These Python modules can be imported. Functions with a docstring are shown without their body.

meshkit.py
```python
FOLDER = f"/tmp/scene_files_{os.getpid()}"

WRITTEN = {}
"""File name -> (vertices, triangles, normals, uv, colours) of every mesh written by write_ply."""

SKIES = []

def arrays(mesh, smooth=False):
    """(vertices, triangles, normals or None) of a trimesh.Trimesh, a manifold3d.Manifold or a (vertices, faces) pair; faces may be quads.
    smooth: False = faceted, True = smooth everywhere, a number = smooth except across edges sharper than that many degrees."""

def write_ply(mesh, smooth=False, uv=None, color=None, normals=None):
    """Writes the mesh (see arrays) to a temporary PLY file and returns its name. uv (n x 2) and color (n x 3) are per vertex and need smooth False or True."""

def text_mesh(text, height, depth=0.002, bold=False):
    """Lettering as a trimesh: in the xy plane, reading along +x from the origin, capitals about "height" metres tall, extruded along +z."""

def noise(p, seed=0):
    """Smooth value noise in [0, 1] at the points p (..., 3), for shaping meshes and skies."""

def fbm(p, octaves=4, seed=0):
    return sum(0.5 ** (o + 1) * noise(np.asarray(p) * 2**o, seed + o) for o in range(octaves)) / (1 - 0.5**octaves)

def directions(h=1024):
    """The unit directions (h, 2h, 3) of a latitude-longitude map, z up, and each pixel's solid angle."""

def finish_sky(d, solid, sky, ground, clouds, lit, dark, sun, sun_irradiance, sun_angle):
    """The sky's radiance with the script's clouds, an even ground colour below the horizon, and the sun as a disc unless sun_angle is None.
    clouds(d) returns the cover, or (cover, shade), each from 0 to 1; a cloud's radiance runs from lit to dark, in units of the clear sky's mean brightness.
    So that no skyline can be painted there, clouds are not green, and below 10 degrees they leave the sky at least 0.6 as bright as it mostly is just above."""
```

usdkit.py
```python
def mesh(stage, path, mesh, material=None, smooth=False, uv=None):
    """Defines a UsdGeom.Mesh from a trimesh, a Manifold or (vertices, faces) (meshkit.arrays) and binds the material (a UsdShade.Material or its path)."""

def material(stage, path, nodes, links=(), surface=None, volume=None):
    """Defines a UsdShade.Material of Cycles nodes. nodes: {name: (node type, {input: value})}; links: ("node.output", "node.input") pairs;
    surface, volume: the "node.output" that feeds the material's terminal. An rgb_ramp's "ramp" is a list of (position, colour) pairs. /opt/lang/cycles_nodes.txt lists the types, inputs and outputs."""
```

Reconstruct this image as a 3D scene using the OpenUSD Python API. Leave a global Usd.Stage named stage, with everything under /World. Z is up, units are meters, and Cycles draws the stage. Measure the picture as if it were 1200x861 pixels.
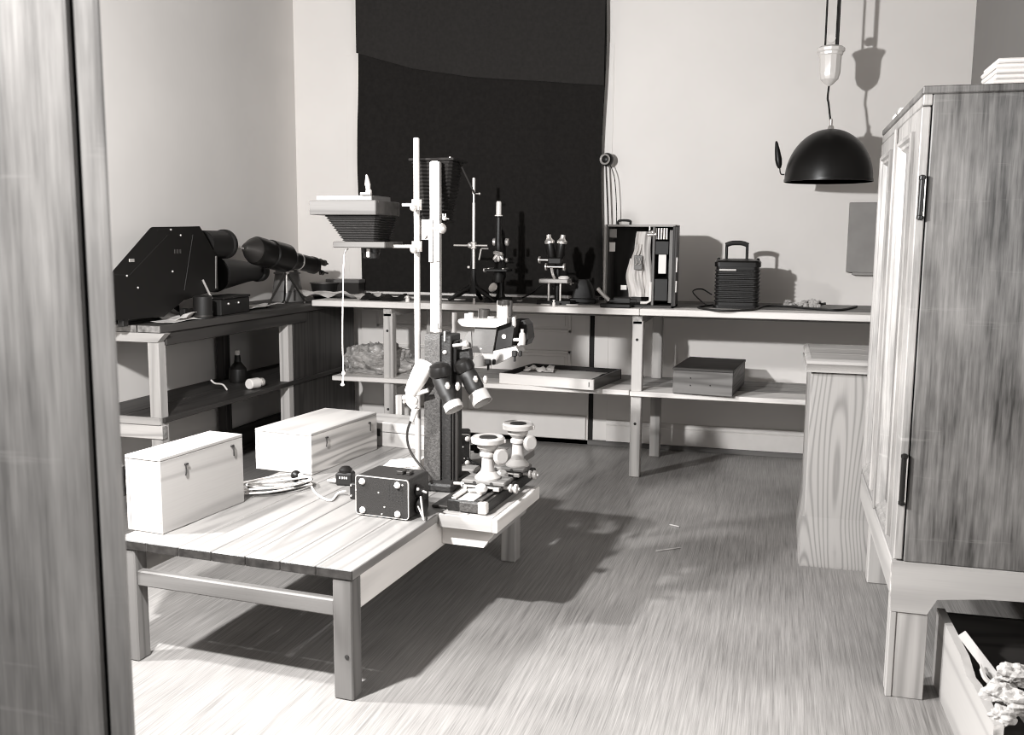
import math, random
import numpy as np, trimesh, usdkit, meshkit
from shapely.geometry import Polygon
from scipy.spatial import ConvexHull
from pxr import Usd, UsdGeom, UsdLux, UsdShade, Gf, Sdf

# ------------------------------------------------------------------ stage, camera, light
stage = Usd.Stage.CreateInMemory()
UsdGeom.SetStageUpAxis(stage, 'Z'); UsdGeom.SetStageMetersPerUnit(stage, 1.0)
UsdGeom.Xform.Define(stage, '/World')

FPX, PITCH, ROLL, YAW, EYE = 1116.2, 0.13507, 0.00752, -0.2714, 1.35     # focal length in pixels of the 1200 px frame
EXPOSURE = 0.0
def _cam():
    B = np.array([[1, 0, 0], [0, 0, -1], [0, 1, 0]], float)
    c, s = math.cos(PITCH), math.sin(PITCH); P = np.array([[1, 0, 0], [0, c, -s], [0, s, c]])
    c, s = math.cos(ROLL), math.sin(ROLL); R = np.array([[c, -s, 0], [s, c, 0], [0, 0, 1]])
    c, s = math.cos(YAW), math.sin(YAW); A = np.array([[c, -s, 0], [s, c, 0], [0, 0, 1]])
    return R @ P @ B @ A
CM = _cam(); EYEP = np.array([0, 0, EYE])
def ray(px, py): return CM.T @ np.array([(px - 600) / FPX, (py - 430.5) / FPX, 1.0])
def az(px, py, z): d = ray(px, py); return EYEP + d * (z - EYE) / d[2]
def ay(px, py, y): d = ray(px, py); return EYEP + d * y / d[1]
def ax(px, py, x): d = ray(px, py); return EYEP + d * x / d[0]

cam = UsdGeom.Camera.Define(stage, '/World/camera')
cam.CreateHorizontalApertureAttr(36.0); cam.CreateVerticalApertureAttr(36.0 * 861 / 1200)
cam.CreateFocalLengthAttr(36.0 * FPX / 1200); cam.CreateClippingRangeAttr((0.05, 100.0))
cam.CreateFStopAttr(9.0); cam.CreateFocusDistanceAttr(4.3)
cam.CreateExposureAttr(EXPOSURE)
_m = np.eye(4); _m[0, :3], _m[1, :3], _m[2, :3], _m[3, :3] = CM[0], -CM[1], -CM[2], EYEP
cam.AddTransformOp().Set(Gf.Matrix4d(_m.tolist()))

def sphere_light(name, loc, radius, power, color=(1, 1, 1)):
    l = UsdLux.SphereLight.Define(stage, '/World/' + name); l.AddTranslateOp().Set(Gf.Vec3d(*loc))
    l.CreateRadiusAttr(radius); l.CreateIntensityAttr(power); l.CreateColorAttr(color); l.CreateNormalizeAttr(True)
def rect_light(name, loc, w, h, rot, power, color=(1, 1, 1)):
    l = UsdLux.RectLight.Define(stage, '/World/' + name); l.AddTranslateOp().Set(Gf.Vec3d(*loc)); l.AddRotateXYZOp().Set(Gf.Vec3f(*rot))
    l.CreateWidthAttr(w); l.CreateHeightAttr(h); l.CreateIntensityAttr(power); l.CreateColorAttr(color); l.CreateNormalizeAttr(True)
sphere_light('flood_lamp', (-1.59, 1.62, 1.88), 0.045, 162.0)                       # the photographer's lamp, left of the frame
def spot_light(name, loc, aim, radius, half_angle, soft, power):
    sphere_light(name, loc, radius, power); p = stage.GetPrimAtPath('/World/' + name); sh = UsdLux.ShapingAPI.Apply(p)
    sh.CreateShapingConeAngleAttr(half_angle); sh.CreateShapingConeSoftnessAttr(soft)
    d = np.asarray(aim, float) - loc; d /= np.linalg.norm(d)              # the lamp shines along its own -z
    UsdGeom.Xformable(p).AddRotateXYZOp().Set(Gf.Vec3f(math.degrees(math.acos(-d[2])), 0, math.degrees(math.atan2(d[0], -d[1])) + 180))
spot_light('reflector_lamp', (-3.1, 1.99, 2.40), (-0.35, 3.45, 0.0), 0.09, 34.0, 0.6, 215.0)   # second lamp with a reflector, high on the left wall, aimed down at the table
rect_light('right_fill_light', (1.0, 1.62, 1.62), 1.0, 1.25, (90, 0, 90), 10.0)   # added unseen fill that brightens the right side of the table
sphere_light('jamb_fill_lamp', (-0.74, 0.44, 2.35), 0.08, 85.0)                       # added unseen lamp that brightens the upper door jamb
dome = UsdLux.DomeLight.Define(stage, '/World/sky'); dome.CreateIntensityAttr(0.02); dome.CreateColorAttr((1, 0.98, 0.95))

# ------------------------------------------------------------------ materials
def tint(v):
    k = min(1.0, v / 0.12); return (v, v * (0.90 + 0.055 * k), v * (0.83 + 0.085 * k))
MATS = {}
def mat(name, nodes, links, surface='p.BSDF'):
    MATS[name] = usdkit.material(stage, '/World/Looks/' + name, nodes, links, surface=surface)
def plain(name, v, rough=0.5, metallic=0.0, var=0.0, scale=6.0, bump=0.0, spec=0.5):
    n = {'p': ('principled_bsdf', {'roughness': rough, 'metallic': metallic, 'base_color': tint(v), 'specular_ior_level': spec})}
    l = []
    if var or bump:
        n['c'] = ('texture_coordinate', {}); n['n'] = ('noise_texture', {'scale': scale, 'detail': 5.0, 'roughness': 0.6})
        l.append(('c.object', 'n.vector'))
    if var:
        n['r'] = ('rgb_ramp', {'ramp': [(0.3, tint(max(v * (1 - var), 0))), (0.7, tint(min(v * (1 + var), 0.95)))]})
        l += [('n.fac', 'r.fac'), ('r.color', 'p.base_color')]
    if bump:
        n['b'] = ('bump', {'strength': bump, 'distance': 0.004}); l += [('n.fac', 'b.height'), ('b.normal', 'p.normal')]
    mat(name, n, l)
def wood(name, light, dark, axis='y', rings=26.0, contrast=1.0, rough=0.6, fine=0.35, ends=None, coarse=7.0, spec=0.3, seed=0.0, sharp=2.2, end_cut=0.8):
    long_, across = 0.55, coarse
    sc = [across] * 3; sc['xyz'.index(axis)] = long_
    sf = [170.0] * 3; sf['xyz'.index(axis)] = 5.0
    n = {'c': ('texture_coordinate', {}),
         'm': ('mapping', {'scale': tuple(sc), 'location': (seed, seed * 1.7, seed * 0.6)}), 'n': ('noise_texture', {'scale': 1.0, 'detail': 1.5, 'roughness': 0.45}),
         'k': ('math', {'math_type': 'multiply', 'value2': rings * 2.2}), 's': ('math', {'math_type': 'sine'}),
         'a': ('math', {'math_type': 'multiply_add', 'value2': 0.5, 'value3': 0.5}),
         'pw': ('math', {'math_type': 'power', 'value2': sharp}),
         'mf': ('mapping', {'scale': tuple(sf)}), 'f': ('noise_texture', {'scale': 1.0, 'detail': 3.0, 'roughness': 0.6}),
         'x': ('mix_float', {'fac': fine}), 'r': ('rgb_ramp', {'ramp': [(0.15, tint(light)), (1.0 / max(contrast, 0.2), tint(dark))]}),
         'p': ('principled_bsdf', {'roughness': rough, 'specular_ior_level': spec}),
         'b': ('bump', {'strength': 0.12, 'distance': 0.002})}
    l = [('c.object', 'm.vector'), ('m.vector', 'n.vector'), ('n.fac', 'k.value1'), ('k.value', 's.value1'), ('s.value', 'a.value1'), ('a.value', 'pw.value1'),
         ('c.object', 'mf.vector'), ('mf.vector', 'f.vector'), ('pw.value', 'x.a'), ('f.fac', 'x.b'), ('x.result', 'r.fac'),
         ('f.fac', 'b.height'), ('b.normal', 'p.normal')]
    if ends is None: l.append(('r.color', 'p.base_color'))
    else:                                                            # sawn end grain is darker; the table top adds painted shade to it
        n.update({'sx': ('separate_xyz', {}), 'ab': ('math', {'math_type': 'absolute'}), 'gt': ('math', {'math_type': 'greater_than', 'value2': end_cut}),
                  'ne': ('noise_texture', {'scale': 38.0, 'detail': 4.0}), 're': ('rgb_ramp', {'ramp': [(0.3, tint(ends * 0.45)), (0.7, tint(ends * 1.5))]}), 'mx': ('mix_color', {})})
        l += [('c.normal', 'sx.vector'), ('sx.' + axis, 'ab.value1'), ('ab.value', 'gt.value1'), ('c.object', 'ne.vector'), ('ne.fac', 're.fac'),
              ('gt.value', 'mx.fac'), ('r.color', 'mx.a'), ('re.color', 'mx.b'), ('mx.result', 'p.base_color')]
    mat(name, n, l)

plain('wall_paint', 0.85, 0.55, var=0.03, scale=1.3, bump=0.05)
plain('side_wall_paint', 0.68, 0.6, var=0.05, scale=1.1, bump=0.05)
plain('ceiling_paint', 0.10, 0.8)  # unseen ceiling, kept dark to cut bounced light
plain('partition_paint', 0.06, 0.8)  # unseen walls near the lamp, kept dark to cut bounced light
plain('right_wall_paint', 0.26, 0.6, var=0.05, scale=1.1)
plain('white_paint', 0.84, 0.4, var=0.04, scale=5)
plain('grey_paint', 0.30, 0.5, var=0.08, scale=9)
plain('skirting_paint', 0.84, 0.45, var=0.05, scale=8)
plain('dark_gap', 0.012, 0.8)
plain('black_cloth', 0.014, 0.9, var=0.2, scale=40, bump=0.2, spec=0.15)
plain('light_band_cloth', 0.021, 0.85, var=0.15, scale=40, bump=0.2, spec=0.25)  # paler copy of the cloth, paints a band of light
plain('black_lacquer', 0.008, 0.36, spec=0.32)
plain('black_satin', 0.010, 0.55, var=0.2, scale=60, spec=0.4)
plain('black_crackle', 0.018, 0.45, var=0.7, scale=260, bump=0.5)
plain('grey_crackle', 0.055, 0.5, var=0.55, scale=150, bump=0.5)
plain('dark_crackle', 0.014, 0.5, var=0.6, scale=150, bump=0.4)
plain('bellows_leather', 0.014, 0.5, var=0.6, scale=220, bump=0.5)
plain('white_enamel', 0.42, 0.3)
plain('grey_enamel', 0.13, 0.45, var=0.06, scale=70)
plain('nickel', 0.82, 0.28, metallic=0.75)
plain('bright_steel', 0.66, 0.35, metallic=0.55)
plain('worn_brass', 0.35, 0.35, metallic=0.8)
plain('dark_steel', 0.06, 0.4, metallic=0.6)
plain('porcelain', 0.80, 0.2)
plain('paper', 0.62, 0.8, var=0.05, scale=12, bump=0.1)
plain('scrap_paper', 0.36, 0.8, var=0.15, scale=12)
plain('brown_paper', 0.34, 0.4, var=0.5, scale=14, bump=0.4)
plain('grey_paper', 0.34, 0.8, var=0.1, scale=10)
plain('black_rubber', 0.012, 0.6)
plain('pale_rubber', 0.62, 0.6)
plain('cord', 0.5, 0.8)
plain('dark_mark', 0.02, 0.8)
plain('dry_plant', 0.45, 0.8, var=0.3, scale=60)
plain('glassware', 0.6, 0.15)
for a in 'xyz':
    wood('pine_' + a, 0.36, 0.26, a, rings=16, ends=0.42)
    wood('pine_knotty_' + a, 0.50, 0.27, a, rings=20, ends=0.25)
    wood('bench_wood_' + a, 0.40, 0.22, a, rings=20, ends=0.33)
    wood('stained_' + a, 0.042, 0.016, a, rings=26, ends=0.03, rough=0.5)
    wood('brown_wood_' + a, 0.17, 0.07, a, rings=30, ends=0.13, rough=0.5)
wood('table_top', 0.23, 0.15, 'y', rings=22, ends=0.03, rough=0.42, coarse=9, spec=0.4, end_cut=0.55)  # near-black ends: sawn grain with the shade of the front end painted in
wood('grainy_pine_y', 0.58, 0.24, 'y', rings=52, ends=0.5, coarse=7)
for a in 'xyz': wood('pale_pine_' + a, 0.74, 0.60, a, rings=18)  # lighter copy; along the table side it paints the light falling there
wood('figured_pine_z', 0.34, 0.20, 'z', rings=95, coarse=3.2, fine=0.3, sharp=3.2)
for a in 'xyz':
    wood('smoked_' + a, 0.085, 0.045, a, rings=20, rough=0.6)
    wood('grey_pine_' + a, 0.16, 0.09, a, rings=22, ends=0.2)  # darker copy, paints shade on the front legs and rail of the table
wood('bench_top_wood', 0.13, 0.06, 'x', rings=22, ends=0.3, rough=0.45)
wood('bench_top_side', 0.055, 0.025, 'y', rings=22, ends=0.20, rough=0.5)

def cabinet_material(name, light, dark):
    mat(name, {'c': ('texture_coordinate', {}), 'm': ('mapping', {'scale': (38, 38, 3.2)}), 'n': ('noise_texture', {'scale': 1.0, 'detail': 6.0, 'roughness': 0.62}),
               'm2': ('mapping', {'scale': (190, 190, 9)}), 'n2': ('noise_texture', {'scale': 1.0, 'detail': 4.0}),
               'm3': ('mapping', {'scale': (2.2, 2.2, 26)}), 'n3': ('noise_texture', {'scale': 1.0, 'detail': 5.0, 'roughness': 0.7}), 'g3': ('map_range', {'from_min': 0.62, 'from_max': 0.72, 'clamp': True}),
               'm5': ('mapping', {'scale': (5, 5, 2.2)}), 'n5': ('noise_texture', {'scale': 1.0, 'detail': 4.0, 'roughness': 0.6}), 'x5': ('mix_float', {'fac': 0.45}), 'x': ('mix_float', {'fac': 0.35}), 'r': ('rgb_ramp', {'ramp': [(0.38, tint(dark)), (0.62, tint(light))]}), 'mx': ('mix_color', {'b': tint(light * 1.25)}),
               'g4': ('math', {'math_type': 'multiply', 'value2': 0.28}), 'b': ('bump', {'strength': 0.15, 'distance': 0.002}), 'p': ('principled_bsdf', {'roughness': 0.42})},
        [('c.object', 'm.vector'), ('m.vector', 'n.vector'), ('c.object', 'm2.vector'), ('m2.vector', 'n2.vector'), ('n.fac', 'x.a'), ('n2.fac', 'x.b'), ('c.object', 'm5.vector'), ('m5.vector', 'n5.vector'), ('x.result', 'x5.a'), ('n5.fac', 'x5.b'), ('x5.result', 'r.fac'),
         ('c.object', 'm3.vector'), ('m3.vector', 'n3.vector'), ('n3.fac', 'g3.value'), ('g3.result', 'g4.value1'), ('g4.value', 'mx.fac'), ('r.color', 'mx.a'), ('mx.result', 'p.base_color'),
         ('n2.fac', 'b.height'), ('b.normal', 'p.normal')])
cabinet_material('cabinet_wood', 0.20, 0.02)
cabinet_material('cabinet_panel_wood', 0.24, 0.07)
cabinet_material('cabinet_door_wood', 0.40, 0.16)  # lighter copy: light on the door faces is put into the colour
cabinet_material('jamb_wood', 0.32, 0.13)
# waxed linoleum with fine streaks that run away from the camera
mat('linoleum', {'c': ('texture_coordinate', {}), 'm': ('mapping', {'scale': (300, 4.5, 1)}), 'n': ('noise_texture', {'scale': 1.0, 'detail': 4.0, 'roughness': 0.6}),
                 'm2': ('mapping', {'scale': (85, 2.0, 1)}), 'n2': ('noise_texture', {'scale': 1.0, 'detail': 4.0, 'roughness': 0.65}), 'n3': ('noise_texture', {'scale': 1.4, 'detail': 3.0}),
                 'x': ('mix_float', {'fac': 0.4}), 'x2': ('mix_float', {'fac': 0.3}), 'r': ('rgb_ramp', {'ramp': [(0.36, tint(0.105)), (0.64, tint(0.335))]}),
                 'b': ('bump', {'strength': 0.1, 'distance': 0.001}), 'p': ('principled_bsdf', {'roughness': 0.38, 'specular_ior_level': 0.45})},
    [('c.object', 'm.vector'), ('m.vector', 'n.vector'), ('c.object', 'm2.vector'), ('m2.vector', 'n2.vector'), ('c.object', 'n3.vector'), ('n.fac', 'x.a'), ('n2.fac', 'x.b'),
     ('x.result', 'x2.a'), ('n3.fac', 'x2.b'), ('x2.result', 'r.fac'), ('r.color', 'p.base_color'), ('n.fac', 'b.height'), ('b.normal', 'p.normal')])

# ------------------------------------------------------------------ mesh helpers
def _hull24():
    pts, idx = [], []
    for sx in (0, 1):
        for sy in (0, 1):
            for sz in (0, 1):
                for k in range(3):
                    q = [0.0 if s == 0 else 1.0 for s in (sx, sy, sz)]
                    o = [0.2 if j != k else 0.0 for j in range(3)]
                    pts.append([q[j] + (o[j] if q[j] == 0 else -o[j]) for j in range(3)]); idx.append((sx, sy, sz, k))
    h = ConvexHull(np.array(pts)); f = h.simplices.copy(); P = np.array(pts)
    for t in range(len(f)):
        a, b, c = P[f[t]]
        if np.dot(np.cross(b - a, c - a), (a + b + c) / 3 - 0.5) < 0: f[t] = f[t][::-1]
    return idx, f
_HI, _HF = _hull24()
def cbox(x0, x1, y0, y1, z0, z1, b=0.003):
    lo, hi = np.minimum([x0, y0, z0], [x1, y1, z1]), np.maximum([x0, y0, z0], [x1, y1, z1])
    b = min(b, 0.3 * (hi - lo).min())
    v = []
    for sx, sy, sz, k in _HI:
        v.append([(lo[j] if s == 0 else hi[j]) + (0 if j == k else (b if s == 0 else -b)) for j, s in enumerate((sx, sy, sz))])
    return trimesh.Trimesh(np.array(v), _HF.copy(), process=False)
def basis(d):
    d = np.asarray(d, float); d = d / np.linalg.norm(d)
    a = np.cross(d, [0, 0, 1.0] if abs(d[2]) < 0.9 else [1.0, 0, 0]); a /= np.linalg.norm(a)
    return d, a, np.cross(d, a)
def lathe(prof, p0=(0, 0, 0), axis=(0, 0, 1), n=28):
    """prof: (radius, distance along the axis) pairs; closes at both ends."""
    d, a, b = basis(axis); a, b = (b, -a) if False else (a, b)
    prof = [(r if r > 1.5e-4 else 0.0, t) for r, t in prof]
    if prof[0][0] > 0: prof = [(0.0, prof[0][1])] + prof
    if prof[-1][0] > 0: prof = prof + [(0.0, prof[-1][1])]
    th = np.arange(n) * 2 * np.pi / n; p0 = np.asarray(p0, float)
    ring = np.cos(th)[:, None] * a + np.sin(th)[:, None] * b
    v = np.concatenate([p0 + d * t + ring * r for r, t in prof]); f = []
    for i in range(len(prof) - 1):
        for j in range(n):
            k = (j + 1) % n; q = (i * n + j, i * n + k, (i + 1) * n + k, (i + 1) * n + j)
            f += [(q[0], q[1], q[2]), (q[0], q[2], q[3])]
    m = trimesh.Trimesh(v, np.array(f), process=False); m.merge_vertices(); m.update_faces(m.nondegenerate_faces())
    if m.volume < 0: m.invert()
    return m
def cyl(p0, p1, r0, r1=None, n=18):
    p0, p1 = np.asarray(p0, float), np.asarray(p1, float); L = np.linalg.norm(p1 - p0)
    return lathe([(r0, 0), (r0 if r1 is None else r1, L)], p0, p1 - p0, n)
def ball(c, r, n=16, squash=1.0):
    return lathe([(r * math.sin(t), -r * squash * math.cos(t)) for t in np.linspace(0, np.pi, 11)], c, (0, 0, 1), n)
def spline(pts, m=8):
    p = np.asarray(pts, float)
    if len(p) < 3: return p
    q = np.vstack([2 * p[0] - p[1], p, 2 * p[-1] - p[-2]]); out = []
    for i in range(1, len(q) - 2):
        for t in np.linspace(0, 1, m, endpoint=False):
            a, b, c, d = q[i - 1:i + 3]
            out.append(0.5 * (2 * b + (c - a) * t + (2 * a - 5 * b + 4 * c - d) * t * t + (3 * b - a - 3 * c + d) * t ** 3))
    return np.vstack([out, p[-1]])
def tube(pts, r, n=8, smooth=True, m=8):
    p = spline(pts, m) if smooth else np.asarray(pts, float)
    t = np.gradient(p, axis=0); t /= np.linalg.norm(t, axis=1, keepdims=True) + 1e-12
    a0 = basis(t[0])[1]; rings = []
    for i in range(len(p)):
        a0 = a0 - t[i] * np.dot(a0, t[i]); a0 /= np.linalg.norm(a0) + 1e-12; b0 = np.cross(t[i], a0)
        th = np.arange(n) * 2 * np.pi / n; rr = r[min(i, len(r) - 1)] if np.ndim(r) else r
        rings.append(p[i] + rr * (np.cos(th)[:, None] * a0 + np.sin(th)[:, None] * b0))
    v = np.vstack(rings + [p[:1], p[-1:]]); f = []; N = len(p)
    for i in range(N - 1):
        for j in range(n):
            k = (j + 1) % n; f += [(i * n + j, i * n + k, (i + 1) * n + k), (i * n + j, (i + 1) * n + k, (i + 1) * n + j)]
    for j in range(n):
        k = (j + 1) % n; f += [(N * n, k, j), (N * n + 1, (N - 1) * n + j, (N - 1) * n + k)]
    m_ = trimesh.Trimesh(v, np.array(f), process=False)
    if m_.volume < 0: m_.invert()
    return m_
def prism(poly, plane, lo, hi):
    """polygon in plane 'xy', 'xz' or 'yz', extruded from lo to hi along the third axis"""
    m = trimesh.creation.extrude_polygon(Polygon(poly), abs(hi - lo), engine='earcut'); v = np.array(m.vertices); v[:, 2] += min(lo, hi)
    o = {'xy': [0, 1, 2], 'xz': [0, 2, 1], 'yz': [2, 0, 1]}[plane]
    m = trimesh.Trimesh(v[:, o], m.faces, process=False)
    if m.volume < 0: m.invert()
    return m
def loft(rings):
    """closed surface through rings of equally many points"""
    n = len(rings[0]); v = np.vstack(rings); f = []
    for i in range(len(rings) - 1):
        for j in range(n):
            k = (j + 1) % n; f += [(i * n + j, i * n + k, (i + 1) * n + k), (i * n + j, (i + 1) * n + k, (i + 1) * n + j)]
    for j in range(1, n - 1):
        f += [(0, j + 1, j), ((len(rings) - 1) * n, (len(rings) - 1) * n + j, (len(rings) - 1) * n + j + 1)]
    m = trimesh.Trimesh(v, np.array(f), process=False)
    if m.volume < 0: m.invert()
    return m
def sheet(w, h, nx, ny, fn, thick=0.0012):
    """a bent sheet: fn(u, v) -> offset (dx, dy, dz) added to (u*w, v*h, 0)"""
    u, v = np.meshgrid(np.linspace(0, 1, nx), np.linspace(0, 1, ny), indexing='ij')
    P = np.stack([u * w, v * h, 0 * u], -1) + fn(u, v)
    top = P.reshape(-1, 3); bot = top - [0, 0, thick]; f = []
    I = lambda i, j: i * ny + j
    N = nx * ny
    for i in range(nx - 1):
        for j in range(ny - 1):
            a, b, c, d = I(i, j), I(i + 1, j), I(i + 1, j + 1), I(i, j + 1)
            f += [(a, b, c), (a, c, d), (N + a, N + c, N + b), (N + a, N + d, N + c)]
    edge = [I(i, 0) for i in range(nx)] + [I(nx - 1, j) for j in range(1, ny)] + [I(i, ny - 1) for i in range(nx - 2, -1, -1)] + [I(0, j) for j in range(ny - 2, 0, -1)]
    for a, b in zip(edge, edge[1:] + edge[:1]): f += [(a, N + a, N + b), (a, N + b, b)]
    return trimesh.Trimesh(np.vstack([top, bot]), np.array(f), process=False)
def moved(m, loc=(0, 0, 0), rz=0.0, rx=0.0, ry=0.0):
    R = trimesh.transformations.euler_matrix(rx, ry, rz); R[:3, 3] = loc; m = m.copy(); m.apply_transform(R); return m
def join(*ms):
    out = []
    for m in ms: out += list(m) if isinstance(m, (list, tuple)) else [m]
    return trimesh.util.concatenate(out)
def crumple(rx, ry, rz, seed, amp=0.35, sub=3, sharp=4.0, flat=True):
    m = trimesh.creation.icosphere(sub); v = np.array(m.vertices); n = meshkit.noise(v * sharp + seed * 7.3, seed) + 0.6 * meshkit.noise(v * sharp * 2.3 + seed, seed + 5)
    v = v * (1 + amp * (n[:, None] - 0.8)); v *= [rx, ry, rz]
    if flat: v[:, 2] = np.maximum(v[:, 2], -rz * 0.55); v[:, 2] += rz * 0.55
    return trimesh.Trimesh(v, m.faces, process=False)

def frame_sweep(prof, y0, y1, z0, z1):
    """mitred frame in a plane x = const: prof = (x, inset) pairs, closed"""
    rings = [[(x, y0 + i, z0 + i) for x, i in prof], [(x, y1 - i, z0 + i) for x, i in prof], [(x, y1 - i, z1 - i) for x, i in prof], [(x, y0 + i, z1 - i) for x, i in prof]]
    n = len(prof); v = np.vstack([np.array(r) for r in rings]); f = []
    for a in range(4):
        b = (a + 1) % 4
        for j in range(n):
            k = (j + 1) % n; f += [(a * n + j, b * n + j, b * n + k), (a * n + j, b * n + k, a * n + k)]
    m = trimesh.Trimesh(v, np.array(f), process=False)
    if m.volume < 0: m.invert()
    return m
USED = {}
def numbered(parent, name):
    k = (parent, name); n = USED.get(k, 0); USED[k] = n + 1
    return name if n == 0 else f'{name}_{n:03d}'
class Thing:
    """an Xform at the thing's base; parts are given in its own coordinates, or in the room's with world=True"""
    def __init__(s, name, label, cat, loc=(0, 0, 0), rz=0.0, group=None, kind=None):
        s.path = '/World/' + numbered('/World', name); x = UsdGeom.Xform.Define(stage, s.path)
        s.loc, s.rz = np.asarray(loc, float), rz
        x.AddTranslateOp().Set(Gf.Vec3d(*map(float, loc))); x.AddRotateZOp().Set(math.degrees(rz)); s.prim = x.GetPrim()
        for k, v in (('label', label), ('category', cat), ('group', group), ('kind', kind)):
            if v: s.prim.SetCustomDataByKey(k, v)
    def part(s, name, mesh, m, label=None, parent=None, smooth=30, world=False, kind=None):
        if isinstance(mesh, (list, tuple)): mesh = join(*mesh)
        if world: mesh = s.local(mesh)
        base = parent or s.path; p = base + '/' + numbered(base, name)
        q = usdkit.mesh(stage, p, mesh, MATS[m], smooth=smooth)
        if label: q.GetPrim().SetCustomDataByKey('label', label)
        if kind: q.GetPrim().SetCustomDataByKey('kind', kind)
        return p
    def local(s, mesh):
        R = trimesh.transformations.euler_matrix(0, 0, s.rz); R[:3, 3] = s.loc; mesh = mesh.copy(); mesh.apply_transform(np.linalg.inv(R)); return mesh
def solo(name, mesh, m, label, cat, loc=None, group=None, smooth=30, kind=None):
    """a thing that is one mesh (given in room coordinates)"""
    if isinstance(mesh, (list, tuple)): mesh = join(*mesh)
    p = '/World/' + numbered('/World', name); b = mesh.bounds
    loc = np.array([b[:, 0].mean(), b[:, 1].mean(), b[0, 2]]) if loc is None else np.asarray(loc, float)
    mesh = mesh.copy(); mesh.apply_translation(-loc)
    q = usdkit.mesh(stage, p, mesh, MATS[m], smooth=smooth); UsdGeom.Xformable(q).AddTranslateOp().Set(Gf.Vec3d(*map(float, loc)))
    for k, v in (('label', label), ('category', cat), ('group', group), ('kind', kind)):
        if v: q.GetPrim().SetCustomDataByKey(k, v)
    return p
def struct(name, mesh, m, smooth=30, label=None, cat=None):
    return solo(name, mesh, m, label, cat, loc=(0, 0, 0), kind='structure', smooth=smooth)
def struct_part(parent, name, mesh, m, smooth=30):
    if isinstance(mesh, (list, tuple)): mesh = join(*mesh)
    p = parent + '/' + numbered(parent, name); usdkit.mesh(stage, p, mesh, MATS[m], smooth=smooth); return p

# ------------------------------------------------------------------ the room
XL, XR, YB, ZC, YF = -3.27, 1.01, 6.11, 3.25, -0.6
struct('floor', cbox(XL - .1, XR + .1, YF, YB + .1, -0.1, 0.0, .001), 'linoleum', label='streaked linoleum floor of the laboratory', cat='floor')
struct('ceiling', cbox(XL - .1, XR + .1, YF, YB + .1, ZC, ZC + .1, .001), 'ceiling_paint', label='plain dark ceiling above the room, toned down to cut bounced light', cat='ceiling')
struct('wall_back', cbox(XL - .1, XR + .1, YB, YB + .12, 0, ZC, .001), 'wall_paint', label='white plastered back wall behind the long workbench', cat='wall')
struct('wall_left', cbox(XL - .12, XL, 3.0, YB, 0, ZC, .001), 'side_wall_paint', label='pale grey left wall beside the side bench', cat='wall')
struct('wall_left', cbox(XL - .12, XL, YF, 2.998, 0, ZC, .001), 'partition_paint', label='near part of the left wall, unseen and darkened to cut bounced light', cat='wall')
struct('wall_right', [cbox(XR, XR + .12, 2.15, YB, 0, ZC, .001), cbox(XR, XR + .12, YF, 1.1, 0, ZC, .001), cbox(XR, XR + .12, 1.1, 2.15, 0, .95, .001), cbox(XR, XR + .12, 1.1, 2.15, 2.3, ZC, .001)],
       'right_wall_paint', label='grey right wall behind the tall cabinet', cat='wall')
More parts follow.
